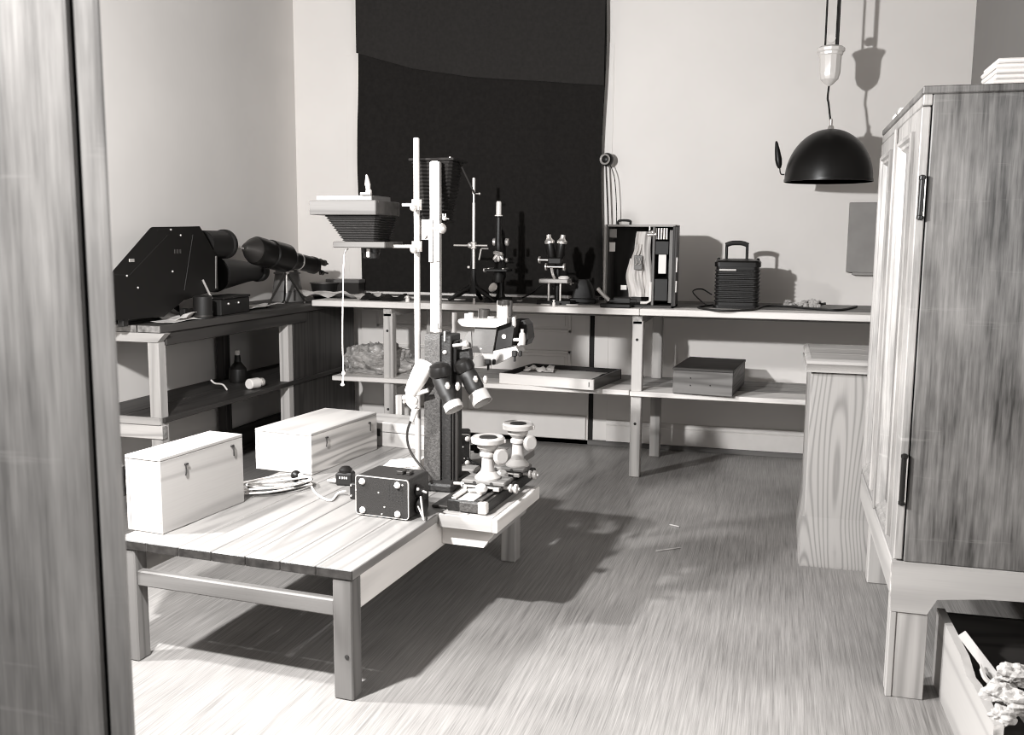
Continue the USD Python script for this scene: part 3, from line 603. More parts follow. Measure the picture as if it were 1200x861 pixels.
spot_lamp('black spot lamp with white rim on the near side of the column', (519, 430), (515, 442), (533, 480), YS - .14, .042, .031, .030)
spot_lamp('black spot lamp with white rim on the far right of the column', (541, 418), (547, 436), (566, 472), YS - .02, .038, .034, .046)
# clamp parts: lever beside the column
q0, q1 = ay(531, 405, YS - .06), ay(546, 403, YS - .06)
t = Thing('clamp_arm', 'black clamp arm with white lever and wing beside the cast-iron column', 'clamp', tuple(q0))
t.part('lever', [cyl(q0, q1, .0065), lathe([(.007, 0), (.013, .008), (.014, .018), (.006, .024)], q1 - (q1 - q0) * .25, q1 - q0)], 'white_enamel', world=True)
q2 = ay(548, 392, YS - .04); q3 = ay(551, 404, YS - .04)
t.part('wing', prism([(q3[0] - .04, q3[2] + .0), (q3[0] - .005, q3[2] + .05), (q3[0] + .005, q3[2] + .05), (q3[0] + .008, q3[2] - .01)], 'xz', YS - .045, YS - .035), 'grey_enamel', world=True)
k0, k1 = ay(529, 400, YS), ay(550, 436, YS)
t.part('arm', [cyl(ay(533.5, 402, YS), ay(541, 401, YS), .014, .008), prism([(ay(537, 411, YS)[0], ay(537, 411, YS)[2]), (ay(551, 408, YS)[0], ay(551, 408, YS)[2]), (ay(553, 420, YS)[0], ay(553, 420, YS)[2]), (ay(544, 440, YS)[0], ay(544, 440, YS)[2]), (ay(537, 438, YS)[0], ay(537, 438, YS)[2])], 'xz', YS - .02, YS + .02)], 'dark_crackle', world=True)
t.part('joint', ball(ay(546, 430, YS - .02), .028), 'black_satin', world=True)

# lamp socket with its flex on the left of the rod
y_ = YS - .12; U = lambda px, py: ay(px, py, y_)
t = Thing('lamp_socket', 'white porcelain lamp socket with dark flex clamped left of the column', 'socket', tuple(U(486, 480)))
a, b, c_ = U(498, 428), U(480, 463), U(487, 478)
d = b - a; L = np.linalg.norm(d)
t.part('shell', lathe([(.030, -.01), (.036, .0), (.034, L * .4), (.026, L * .9), (.017, L)], a, d, 22), 'porcelain', world=True)
t.part('clamp', [tube([b, U(480, 470), c_], .015, 10), cyl(U(487, 462), U(502, 457), .008), ball(U(484, 470), .020)], 'porcelain', world=True)
t.part('strain_relief', cyl(c_, U(482.5, 493), .014, .008), 'porcelain', world=True)
t.part('thumb_screw', [ball(U(474.5, 466), .012), cyl(U(474.5, 466), U(483, 470), .004), ball(U(473.5, 471), .006)], 'nickel', world=True)
fx = [U(481.5, 492), U(477.5, 505), U(478, 520), U(484, 534), U(494, 547), U(503, 558), U(507, 568)]
fx += [(fx[-1][0] - .005, fx[-1][1] - .02, TZ + .045), (fx[-1][0] - .02, fx[-1][1] - .05, TZ + .012)]
t.part('flex', tube(fx, .0048, 8), 'dark_steel', world=True)

# ------------------------------------------------------------------ stage instrument on its own rod
YI = 3.62; I_ = lambda px, py: ay(px, py, YI)
f0 = az(534, 556, TZ)
t = Thing('stage_instrument', 'grey wedge-bodied instrument with white stage plate on a thin white rod', 'instrument', (f0[0], YI, TZ))
xr = (I_(530, 366)[0] + I_(535, 550)[0]) / 2; zr1 = I_(530, 366)[2]
t.part('rod', cyl((xr, YI, TZ + .01), (xr, YI, zr1), .0095), 'white_enamel', world=True)
t.part('foot', [lathe([(.034, 0), (.034, .018), (.018, .026), (.016, .06)], (xr, YI, TZ)), cbox(xr - .01, xr + .10, YI - .04, YI + .04, TZ, TZ + .022, .006)], 'white_enamel', world=True)
pb = [I_(552, 412), I_(579, 413), I_(584, 381), I_(559, 381)]
yi0 = YI - .02
bp = t.part('body', prism([(p_[0], p_[2]) for p_ in pb], 'xz', yi0, yi0 + .10), 'grey_enamel', world=True)
t.part('body_screw', ball((I_(565.5, 408)[0], yi0, I_(565.5, 408)[2]), .006), 'nickel', world=True, parent=bp)
t.part('lower_panel', prism([(I_(552.5, 413)[0], I_(552, 412)[2] - .001), (I_(579, 413)[0], I_(579, 413)[2] - .001), (I_(580.5, 404)[0], I_(580, 404)[2]), (I_(553, 403)[0], I_(553, 403)[2])], 'xz', yi0 - .004, yi0), 'grey_enamel', world=True, parent=bp)
t.part('side_plate', prism([(I_(580, 411)[0], I_(580, 411)[2]), (I_(600, 405)[0], I_(600, 405)[2]), (I_(604, 376)[0], I_(604, 376)[2]), (I_(586, 381)[0], I_(586, 381)[2])], 'xz', yi0 + .012, yi0 + .085), 'black_satin', world=True)
t.part('side_window', lathe([(.009, 0), (.009, .004)], (I_(591.3, 394)[0], yi0 + .013, I_(591, 394)[2]), (0, -1, 0)), 'porcelain', world=True)
q = [I_(540, 376), I_(545, 381), I_(557, 382), I_(583, 383), I_(597, 378), I_(597, 372), I_(541, 373)]
t.part('stage_plate', prism([(p_[0], p_[2]) for p_ in q], 'xz', yi0 - .02, yi0 + .12), 'white_enamel', world=True)
def drum(px, py0, py1, rpx, m, y=YI + .02):
    a, b = ay(px, py1, y), ay(px, py0, y); r = rpx * 3.75 / FPX
    return lathe([(r * .96, 0), (r, .003), (r, b[2] - a[2] - .003), (r * .92, b[2] - a[2])], (a[0], y, a[2])), m
for nm, args in (('stop_screw', (547, 367, 373, 3, 'white_enamel')), ('stop_screw', (552, 366, 373, 3.4, 'nickel')), ('filter_drum', (567.5, 362, 372, 7, 'dark_steel')), ('filter_cap', (563, 362.5, 372, 2.6, 'white_enamel')),
                 ('lens_tube', (586, 352, 373, 4.2, 'bright_steel')), ('lens_tube', (592, 352, 373, 4.6, 'bright_steel')), ('lens_tube', (598, 352, 370, 2.6, 'dark_steel')), ('milled_ring', (575, 370.5, 374, 5, 'white_enamel')), ('milled_ring', (591, 352, 357, 8.2, 'dark_steel'))):
    m_, mm = drum(*args); t.part(nm, m_, mm, world=True)
yk = YI + .13
t.part('lamp_housing', [loft(np.array([[(ay(x0, y1, yk)[0], yk - w_, ay(x0, y1, yk)[2]), (ay(x1, y1, yk)[0], yk - w_, ay(x1, y1, yk)[2]), (ay(x1, y1, yk)[0], yk + w_, ay(x1, y1, yk)[2]), (ay(x0, y1, yk)[0], yk + w_, ay(x0, y1, yk)[2])] for x0, x1, y1, w_ in ((600, 620, 403, .04), (600, 623, 396, .05), (602, 621, 380, .05), (604, 617, 374, .04))]))], 'black_lacquer', world=True, smooth=False)
t.part('side_knob', lathe([(.006, 0), (.009, .01), (.008, .035), (.004, .04)], ay(602.5, 383, YI), (0, -.1, .97)), 'white_enamel', world=True)
t.part('stop_cock', [cyl(ay(602, 398, YI), ay(612, 398, YI), .007), lathe([(.012, -.02), (.014, .0), (.011, .025), (.006, .03), (.007, .042)], ay(612, 398, YI), (0, 0, 1))], 'white_enamel', world=True)
q = [I_(549, 421), I_(553, 430), I_(575, 424), I_(616, 409), I_(630, 400), I_(614, 405), I_(570, 412)]
t.part('base_plate', prism([(I_(549, 421)[0], I_(549, 421)[2]), (I_(553, 431)[0], I_(553, 431)[2]), (I_(584, 426)[0], I_(584, 426)[2]), (I_(610, 412)[0], I_(610, 412)[2]), (I_(606, 405)[0], I_(606, 405)[2]), (I_(568, 413)[0], I_(568, 413)[2])], 'xz', yi0 - .0, yi0 + .09), 'white_enamel', world=True)
t.part('support_arm', [cyl((xr, YI, I_(540, 416)[2]), I_(556, 421), .008), lathe([(.016, -.014), (.016, .014)], (xr, YI, I_(540, 416)[2]))], 'nickel', world=True)
for px, py in ((575, 425), (606, 415)):
    q = ay(px, py, yi0 - .012); s = 1
    t.part('spring_clip', [cbox(q[0] - .022, q[0] - .002, yi0 - .016, yi0, q[2] - .010, q[2] + .014, .003), cbox(q[0] + .006, q[0] + .018, yi0 - .016, yi0, q[2] - .008, q[2] + .014, .003), cbox(q[0] - .014, q[0] - .008, yi0 - .016, yi0, q[2] - .03, q[2] - .01, .001)], 'black_satin', world=True)
    t.part('clip_screw', lathe([(.006, 0), (.008, .006), (.004, .012)], (q[0] - .0, yi0 + .02, q[2] + .03), (0, 0, 1)), 'white_enamel', world=True)

# ------------------------------------------------------------------ optical bench on the table's side shelf
t = Thing('optical_bench', 'dark cast optical bench with two sliding carriages on the side shelf', 'optical bench', TLOC + [.055, .65, TZ], TR)
t.part('bed', cbox(.0, .150, .005, .56, .001, .042, .004), 'dark_crackle')
t.part('bed_end', cbox(.05, .150, -.004, .006, .004, .040, .004), 'grey_crackle', label='worn grey end face')
t.part('corner_block', cbox(.118, .152, -.006, .02, .002, .044, .004), 'bright_steel')
for x, m in ((.015, 'bright_steel'), (.115, 'dark_steel')):
    t.part('rail', cbox(x, x + .018, .01, .55, .042, .050, .002), m)
for k, (x0, x1, y0, y1, m) in enumerate(((.002, .012, .05, .30, 'grey_paper'), (.04, .10, .01, .13, 'bright_steel'))):
    t.part('scale_plate', cbox(x0, x1, y0, y1, .0422, .045, .001), m)
for y0, xo in ((.135, 0), (.355, .028)):
    cr = t.part('carriage', cbox(.005 + xo, .155, y0, y0 + .11, .0505, .066, .003), 'dark_steel')
    t.part('carriage_top', cbox(.0 + xo, .165, y0 + .006, y0 + .104, .0665, .081, .003), 'brown_wood_x', parent=cr)
    t.part('fixing_hole', [lathe([(.006, 0), (.006, .002)], (x, y0 + .006, .0735), (0, -1, 0), 10) for x in (.05, .115)], 'dark_mark', parent=cr)
    t.part('slot_frame', [cbox(.012 + xo, .026 + xo, y0 - .010, y0, .0505, .065, .002), cbox(.127, .15, y0 - .010, y0, .0505, .065, .002), cbox(.026 + xo, .127, y0 - .010, y0, .058, .065, .002)], 'bright_steel', parent=cr)
    t.part('thumb_screw', [cyl((.15, y0 + .03, .058), (.215, y0 + .03, .058), .006), lathe([(.008, 0), (.015, .003), (.015, .010), (.008, .013), (.008, .018), (.017, .021), (.017, .031), (.010, .034)], (.175, y0 + .03, .058), (1, 0, 0))], 'white_enamel', parent=cr)
    t.part('locking_knob', [lathe([(.010, 0), (.020, .006), (.022, .02), (.012, .03)], (.09, y0 - .035, .052), (.3, -.3, .8)), cyl((.045, y0 - .04, .056), (.09, y0 - .035, .060), .006)], 'white_enamel', parent=cr)
t.part('crank', [cyl(ay(532, 566, 3.25), ay(541, 566.5, 3.25), .006), ball(ay(544.5, 567, 3.25), .016)], 'bright_steel', world=True)
t.part('bed_plate', cbox(-.065, -.002, .02, .20, .001, .012, .003), 'dark_steel')
def eyepiece_stand(label, foot, disc, y, wd):
    b = ay(*foot, y); d = ay(*disc, y); b[2] = TZ + .0815; H_ = d[2] - b[2]; r = wd * .5 * 3.55 / FPX
    t = Thing('specimen_stand', label, 'instrument stand', tuple(b))
    t.part('base', lathe([(r * .80, 0), (r * .80, .006), (r * .70, .012), (r * .48, .026)], (0, 0, 0), n=24), 'white_enamel')
    t.part('pillar', lathe([(r * .46, .02), (r * .40, H_ * .25), (r * .36, H_ * .5), (r * .50, H_ * .54), (r * .50, H_ * .60), (r * .38, H_ * .64), (r * .40, H_ * .72)], (0, 0, 0), n=20), 'white_enamel')
    hp = t.part('head', lathe([(r * .42, H_ * .66), (r * .66, H_ * .74), (r * .70, H_ * .82), (r * 1.02, H_ * .86), (r * 1.06, H_ * .96), (r * .95, H_), (r * .8, H_ - .003), (.0001, H_ - .004)], (0, 0, 0), n=32), 'white_enamel')
    t.part('specimen_disc', [lathe([(r * .55, 0), (r * .55, .004)], (r * .05, -r * .1, H_ - .004), n=20)], 'dark_crackle', parent=hp)
    t.part('side_knob', [cyl((r * .3, 0, H_ * .56), (r * .8, -.004, H_ * .56), .006), lathe([(r * .3, 0), (r * .52, .004), (r * .55, .010), (r * .40, .018)], (r * .80, -.008, H_ * .55), (.75, -.6, .1), 20)], 'white_enamel')
    t.part('clip', [cbox(r * .95, r * 1.16, -.006, .006, H_ * .86, H_ * .95, .002)], 'bright_steel')
w1 = TLOC + [0, 0, 0]
eyepiece_stand('nearer bright white specimen stand on the front carriage of the optical bench', (571.5, 560), (572, 511), 3.245, 37)
eyepiece_stand('farther white specimen stand on the rear carriage of the optical bench', (606.5, 545), (608, 495), 3.468, 36)

# ------------------------------------------------------------------ rheostats, plugs and wire on the table
def rheostat(pa, pb, pt, depth, label, grid=True):
    A, B = az(*pa, TZ), az(*pb, TZ); h = ay(*pt, A[1])[2] - TZ; L = np.linalg.norm((B - A)[:2]); rz = yaw_of(A, B)
    t = Thing('rheostat', label, 'rheostat', (A[0], A[1], TZ), rz)
    rd = .012
    poly = Polygon([(rd, .004 + rd), (L - rd, .004 + rd), (L - rd, h - rd), (rd, h - rd)]).buffer(rd, 6)
    t.part('case', prism(list(poly.exterior.coords), 'xz', .004, depth), 'black_crackle')
    fp = t.part('front_plate', prism(list(poly.buffer(-.003).exterior.coords), 'xz', 0, .0045), 'black_crackle')
    ring = poly.difference(poly.buffer(-.0028)); m = trimesh.creation.extrude_polygon(ring, .006, engine='earcut'); v = np.array(m.vertices)[:, [0, 2, 1]]; v[:, 1] -= .0005
    m = trimesh.Trimesh(v, m.faces[:, ::-1], process=False)
    t.part('rim', m, 'bright_steel', parent=fp)
    for (u, w_) in ((.14, .86), (.80, .86), (.14, .15), (.80, .15)):
        t.part('foot_knob', lathe([(.010, -.001), (.0115, .004), (.008, .011), (.003, .013)], (u * L, 0, w_ * h), (0, -1, 0), 18), 'porcelain', parent=fp)
    for (u, w_) in ((.44, .62), (.55, .28), (.50, .10), (.89, .87), (.01, .62)):
        t.part('screw', ball((u * L, 0, w_ * h), .0035, 8), 'nickel', parent=fp)
    if grid:
        holes = [cbox(L * (.62 + .06 * i), L * (.62 + .06 * i) + .0055, -.0006, .002, h * (.46 + .085 * j), h * (.46 + .085 * j) + .007, .0003) for i in range(5) for j in range(5)]
        t.part('vent_hole', holes, 'dark_gap', parent=fp, kind='stuff', label='grid of square vent holes')
    return t, L, h
t, L, h = rheostat((417, 603), (479, 611), (416, 556), .15, 'black perforated rheostat box with white knobs lying on its side on the low table')
t.part('terminal_block', [cbox(-.036, -.001, .02, .07, h * .32, h * .72, .003)], 'black_satin')
t.part('terminal_screw', [ball((x, .018, z * h), .004, 8) for x, z in ((-.028, .68), (-.028, .42), (-.006, .60), (-.006, .48))], 'nickel')
t.part('control_knob', lathe([(.02, 0), (.022, .01), (.015, .022), (.012, .03)], (L - .002, .06, h * .66), (1, 0, 0)), 'black_lacquer')
t.part('control_shaft', [cyl((L + .02, .06, h * .66), (L + .05, .03, h * .70), .004), ball((L + .012, .045, h * .72), .006)], 'white_enamel')
t.part('lower_knob', lathe([(.03, 0), (.032, .012), (.024, .03)], (L - .002, .07, h * .28), (1, 0, 0)), 'black_lacquer')
t.part('lever', [cyl((L + .03, .03, h * .58), (L + .055, .0, h * .1), .0035), cyl((L + .02, .03, h * .33), (L + .058, .0, h * .08), .003)], 'bright_steel')
t.part('top_terminal', [cbox(L * .62, L * .74, .06, .09, h, h + .012, .002), cbox(L * .8, L * .87, .06, .09, h, h + .012, .002)], 'dark_steel')
A, B = az(538, 556, TZ), az(552, 558, TZ)
t, L, h = rheostat((536, 548), (551, 548), (543, 509), .12, 'small black rheostat with side knob standing behind the cast-iron column', grid=False)
t.part('control_knob', lathe([(.012, 0), (.013, .015), (.022, .016), (.024, .034), (.018, .04)], (L - .001, .05, h * .52), (1, 0, 0)), 'black_lacquer')
t.part('top_ridge', cbox(.01, L - .006, .02, .10, h - .001, h + .004, .002), 'black_satin')
t.part('power_flex', tube([(L * .8, -.004, h * .3), (L + .01, -.03, h * .22), (L + .05, -.04, h * .12), (L + .06, -.05, .006)], .005, 8), 'black_rubber')
# white wedge-shaped carton behind the big rheostat
A, B = az(445, 556, TZ), az(486, 558, TZ)
h = ay(486, 537, B[1])[2] - TZ
t = Thing('carton', 'low white wedge-shaped carton behind the black rheostat', 'carton', (A[0], A[1], TZ), yaw_of(A, B)); L = np.linalg.norm((B - A)[:2])
t.part('body', prism([(0, .0), (L, .0), (L, .040), (0, .018)], 'xz', 0.0, .16), 'paper')
t.part('flap', prism([(-.004, .020), (L + .002, .0425), (L + .002, .045), (-.004, .0225)], 'xz', -.004, .165), 'paper')
t.part('end_strip', cbox(L, L + .003, .02, .05, .006, .038, .001), 'dark_mark')
# cable coil: loops that lie on each other
rng = random.Random(4)
ca, cb = az(295, 578, TZ), az(392, 566, TZ); cc = (ca + cb) / 2; ra = np.linalg.norm((cb - ca)[:2]) / 2
t = Thing('wire_coil', 'loose coil of pale insulated wire between the crates and the rheostat', 'wire', (cc[0], cc[1], TZ), yaw_of(ca, cb))
for k in range(6):
    r1, r2, zo = ra * rng.uniform(.72, .98), .085 * rng.uniform(.5, 1.0), .008 + .005 * k; ph = rng.uniform(0, 6)
    pts = [(r1 * math.cos(s) - .07 + .02 * math.sin(2 * s + ph), r2 * math.sin(s) + .012 * math.sin(3 * s + ph), zo + .003 * math.sin(2 * s + ph)) for s in np.linspace(0, 2 * math.pi, 26)]
    t.part('loop', tube(pts, .0036, 6, smooth=True, m=3), 'pale_rubber' if k % 3 else 'black_rubber')
a = az(347, 566, TZ)
t = Thing('ball_plug', 'round black plug with a pale flex in front of the figured crate', 'plug', (a[0], a[1], TZ))
pb_ = ay(347.5, 557, a[1]) - [a[0], a[1], TZ]
t.part('plug_body', [ball((0, 0, max(pb_[2], .022)), .020), cyl((-.004, -.004, .006), (0, 0, .02), .012)], 'black_lacquer')
t.part('plug_collar', lathe([(.013, 0), (.013, .012)], (.014, 0, .028), (1, 0, .3)), 'porcelain')
fp = [az(353, 558, TZ + .03), az(362, 561, TZ + .02), az(366, 572, TZ + .006), az(374, 581, TZ + .005), az(388, 586, TZ + .005), az(396, 578, TZ + .008), az(405, 575, TZ + .02)]
t.part('flex', tube(fp, .0042, 8), 'porcelain', world=True)
a = az(402, 571, TZ)
t = Thing('plug_connector', 'black ribbed connector plug beside the left end of the rheostat', 'plug', (a[0], a[1], TZ + .0), math.radians(10))
t.part('body', [cbox(-.036, .03, .02, .075, .0, .050, .006)], 'black_satin')
t.part('dome', lathe([(.026, 0), (.026, .010), (.016, .020), (.006, .023)], (-.002, .048, .050)), 'black_lacquer')
t.part('contact_strip', [cbox(-.02 + .009 * i, -.015 + .009 * i, .0175, .0205, .028, .036, .0005) for i in range(4)], 'porcelain')
t.part('pale_sleeve', cyl((-.03, .045, .014), (-.075, .05, .012), .010, .004), 'pale_rubber')

# ------------------------------------------------------------------ things on the left bench
XE = -2.86; E_ = lambda px, py: ax(px, py, XE)
prof = [E_(128, 322), E_(176, 267), E_(178, 266), E_(234, 265), E_(237, 270), E_(254, 300), E_(256, 339), E_(215, 352), E_(192, 371), E_(127, 376)]
prof = [(p_[1], max(p_[2], LZ + .004)) for p_ in prof]
t = Thing('projector', 'large black sheet-metal projector with sloping back on the side bench', 'projector', (-3.02, prof[0][0] + .3, LZ))
near = np.array([(XE, y, z) for y, z in prof]); far = near + [-.24, .34, 0]; far[1:6, 2] -= .012
hs = prism(prof, 'yz', XE - .24, XE); v = np.array(hs.vertices); v[:, 1] += np.where(v[:, 0] < XE - .1, .34, 0.0)
t.part('housing', trimesh.Trimesh(v, hs.faces, process=False), 'black_lacquer', world=True, smooth=False)
q = E_(252, 285); y0, y1 = E_(236, 285)[1], E_(266, 285)[1]; xm = XE - .12; xt = XE - .24; q = ax(252, 286, xm); y0, y1 = ax(237, 286, xm)[1], ax(264, 286, xm)[1]; rl = 16 / FPX * np.linalg.norm(q - EYEP)
lp = t.part('lens_hood', lathe([(rl * .93, 0), (rl * .93, y1 - y0 - .03), (rl * 1.03, y1 - y0 - .02), (rl * 1.03, y1 - y0), (rl * .9, y1 - y0), (rl * .88, y1 - y0 - .08), (.0001, y1 - y0 - .09)], (xm, y0, q[2]), (0, 1, 0), 36), 'black_satin', world=True)
q0, q1 = ax(250, 321, xt), ax(300, 317.5, xt)
t.part('lower_tube', lathe([(.105, 0), (.095, .05), (.062, (q1 - q0)[1] * .75), (.055, (q1 - q0)[1]), (.066, (q1 - q0)[1] + .005), (.066, (q1 - q0)[1] + .05), (.05, (q1 - q0)[1] + .05), (.045, (q1 - q0)[1]), (.0001, (q1 - q0)[1] - .02)], q0, q1 - q0 + np.array([0, 0, 0]), 32), 'black_satin', world=True)
t.part('lamp_vent', [cbox(XE, XE + .004, E_(204, 295)[1] + .022 * i, E_(204, 295)[1] + .022 * i + .012, E_(210, 297)[2], E_(210, 292)[2], .001) for i in range(3)], 'dark_steel', world=True)
for (px, py) in ((200, 269), (211.5, 275.5), (148.5, 323), (161.5, 337), (202, 318), (128, 340)):
    t.part('rivet', ball(E_(px, py) + [.001, 0, 0], .0055, 8), 'nickel', world=True)
t.part('name_plate', cbox(XE, XE + .003, E_(151, 305)[1], E_(157, 305)[1], E_(154, 307)[2], E_(154, 303)[2], .001), 'nickel', world=True)
t.part('panel_seam', [cyl(E_(152, 322) + [.0, 0, 0], E_(196, 276), .0025), cyl(E_(226, 275), E_(216, 340), .0025), cyl(E_(128, 322), E_(152, 322), .0025)], 'black_satin', world=True)
t.part('front_post', cyl(ax(253, 300, XE), ax(253, 338, XE), .008), 'dark_steel', world=True)
for x in (.04, .22):
    for y in (prof[7][0] - .02, prof[0][0] + .05): t.part('foot', cbox(XE - x, XE - x + .03, y + x, y + x + .04, LZ, LZ + .05, .003), 'black_satin', world=True)

# illuminator on its tripod, tilted
xi = -2.93; Z = lambda px, py: ax(px, py, xi)
a, b = Z(286, 290), ax(368, 311, -2.82)
t = Thing('illuminator', 'black torpedo-shaped arc illuminator tilted on a small steel tripod', 'lamp', tuple(ax(335, 350, xi)[:2]) + (LZ,))
d = b - a; L = np.linalg.norm(d); k = np.linalg.norm((a + b) / 2 - EYEP) / FPX
S_ = lambda px: px / 85.0 * L
t.part('nose', lathe([(k * 3.5, S_(0)), (k * 6, S_(2)), (k * 8.5, S_(5)), (k * 12.8, S_(9)), (k * 14, S_(11))], a, d, 30), 'dark_steel', world=True, label='dark polished nose cone')
t.part('body', lathe([(k * 14, S_(11)), (k * 15.5, S_(13)), (k * 15.5, S_(21)), (k * 15, S_(28)), (k * 16.2, S_(29)), (k * 16.2, S_(48)), (k * 14, S_(51)), (k * 10, S_(55)), (k * 9.4, S_(58)), (k * 9.4, S_(80)), (k * 10.2, S_(81)), (k * 10.2, S_(85))], a, d, 36), 'black_lacquer', world=True)
t.part('joint_ring', lathe([(k * 9.9, S_(63.6)), (k * 9.9, S_(64.6))], a, d, 30), 'nickel', world=True)
u_ = d / L
for px, py in ((308, 293.5), (318, 296), (327, 298), (340, 299.5)):
    t.part('vent_stud', ball(ax(px, py, -2.865 + .0008 * (px - 308)), .006, 8), 'nickel', world=True)
t.part('top_screw', [cyl(Z(338, 292), Z(339, 288), .006), lathe([(.008, 0), (.010, .006), (.004, .01)], Z(339, 289), (0, 0, 1))], 'dark_steel', world=True)
Z = lambda px, py: ax(px, py, -2.82)
t.part('focusing_screw', [cyl(Z(369, 306), Z(384, 309), .006), cyl(Z(369, 316), Z(384, 320), .006), lathe([(.020, 0), (.020, .025), (.012, .03), (.012, .05), (.02, .051), (.02, .06)], Z(374, 306.5), d, 16), lathe([(.016, 0), (.016, .02), (.009, .03)], Z(376, 319), d, 16), cyl(Z(376, 303), Z(375, 322), .005)], 'dark_steel', world=True)
Z = lambda px, py: ax(px, py, xi)
t.part('connecting_rod', [cyl(Z(267, 288.5), Z(285, 291), .006), lathe([(.006, 0), (.012, .01), (.008, .03)], Z(270, 289), d, 12)], 'bright_steel', world=True)
ap = ax(335.5, 318, -2.875)
t.part('ball_head', [ball(ap, .020), cyl(ap, ax(335, 309, -2.875), .012), cyl(ap, ap + np.array([.02, .05, 0]), .005)], 'bright_steel', world=True)
for px, py, dx in ((314, 351, .0), (357, 347, .02), (333, 344, -.10)):
    f_ = ax(px, py, -2.875 + dx); f_[2] = LZ + .012
    t.part('tripod_leg', [cyl(ap, f_, .008, .006), lathe([(.012, -.012), (.012, .0), (.006, .006)], f_)], 'dark_steel', world=True)
t.part('centre_post', cyl(ap, ap - [0, 0, .13], .006), 'bright_steel', world=True)

# clutter on the left bench
def crumpled_sheet(name, label, w, h, loc, rz, seed, amp=.02, m='paper', cat='paper', nx=18, ny=14, group=None, thick=.0015):
    f = lambda u, v: np.stack([0 * u, 0 * u, amp * (meshkit.fbm(np.stack([u * 3.1 + seed, v * 2.7, 0 * u + seed], -1), 3, seed) - .35).clip(0)], -1)
    return solo(name, moved(sheet(w, h, nx, ny, f, thick), loc, rz), m, label, cat, group=group, smooth=50)
crumpled_sheet('paper_sheet', 'curled white paper under the projector', .24, .30, (-3.03, 4.02, LZ + .005), .1, 3, .09)
crumpled_sheet('paper_sheet', 'flat pale paper at the bench edge before the projector', .13, .34, (-2.90, 3.93, LZ + .003), .05, 8, .012)
crumpled_sheet('paper_sheet', 'loose white papers lying under the tilted illuminator', .20, .42, (-3.05, 4.66, LZ + .003), -.1, 5, .05)
a = ax(272, 358, -2.80)
t = Thing('apparatus_box', 'small black apparatus box with white end on the bench edge below the tube', 'box', (a[0], a[1], LZ), math.radians(4))
t.part('case', cbox(-.13, .0, -.12, .20, .0, .085, .005), 'black_satin')
t.part('lid', cbox(-.135, .005, -.10, .205, .085, .097, .004), 'black_lacquer')
t.part('clasp', [ball((.006, y, .06), .007, 8) for y in (-.05, .06)], 'nickel')
t.part('lever', cyl((-.05, -.12, .09), (-.07, -.17, .19), .006), 'bright_steel')
t.part('end_label', cbox(-.12, -.01, .2, .206, .01, .08, .002), 'porcelain')
q = ax(256, 362, -2.775)
t = Thing('dark_can', 'short black cylinder standing at the bench edge beside the apparatus box', 'can', (-2.80, q[1] - .1, LZ))
t.part('body', lathe([(.045, 0), (.047, .01), (.047, .11), (.04, .115)], (0, 0, 0)), 'black_satin')
t.part('band', lathe([(.048, .012), (.048, .018)], (0, 0, 0)), 'dark_steel')
xw = -3.06
a = ax(337, 343, xw)
r0, r1 = 15 / FPX * np.linalg.norm(a - EYEP), 11 / FPX * np.linalg.norm(a - EYEP); hz = ax(337, 301, xw)[2] - LZ
t = Thing('white_pail', 'pale conical pail behind the tripod of the illuminator', 'pail', (a[0], a[1], LZ))
t.part('body', lathe([(r0 * 1.25, 0), (r0 * 1.22, .01), (r1, hz * .93), (r1 * 1.04, hz * .95), (r1 * 1.0, hz)], (0, 0, 0), n=32), 'grey_enamel')
t.part('band', [lathe([(r0 * 1.16, hz * .22), (r0 * 1.175, hz * .24), (r0 * 1.15, hz * .26)], (0, 0, 0), n=32), lathe([(r0 * 1.0, hz * .62), (r0 * 1.01, hz * .64), (r0 * .99, hz * .66)], (0, 0, 0), n=32)], 'grey_enamel')
t.part('lid_knob', lathe([(.02, hz), (.03, hz + .02), (.02, hz + .05), (.004, hz + .06)], (0, 0, 0)), 'grey_enamel')
a = ax(377, 341, -2.98)
t = Thing('corner_pot', 'black tapered pot in the corner between the two benches', 'pot', (a[0] + .02, a[1], LZ))
t.part('body', lathe([(.07, 0), (.075, .01), (.09, .10), (.093, .105), (.084, .105), (.07, .02), (.0001, .018)], (0, 0, 0), n=30), 'black_satin')
t.part('rim', lathe([(.089, .100), (.097, .102), (.097, .108), (.089, .109)], (0, 0, 0), n=30), 'dark_steel')
a = ay(409, 329, 6.0)
t = Thing('tin_box', 'narrow dark tin box on the bench against the back wall in the corner', 'box', (a[0] - .01, 5.965, LZ + .03))
t.part('body', cbox(-.12, .12, -.05, .05, 0, .075, .003), 'dark_steel'); t.part('lid', cbox(-.123, .123, -.053, .053, .075, .10, .003), 'grey_enamel')
a = ay(398, 346, 5.62)
crumpled_sheet('crumpled_paper', 'crumpled white paper in the corner of the back bench', .50, .26, (a[0] - .25, 5.48, BZ + .002), 0, 11, .11)
crumpled_sheet('black_rag', 'crumpled black rag on the back bench below the bellows camera', .26, .16, (ay(426, 352, 5.4)[0], 5.34, BZ + .002), 0, 13, .09, 'black_cloth', 'cloth')
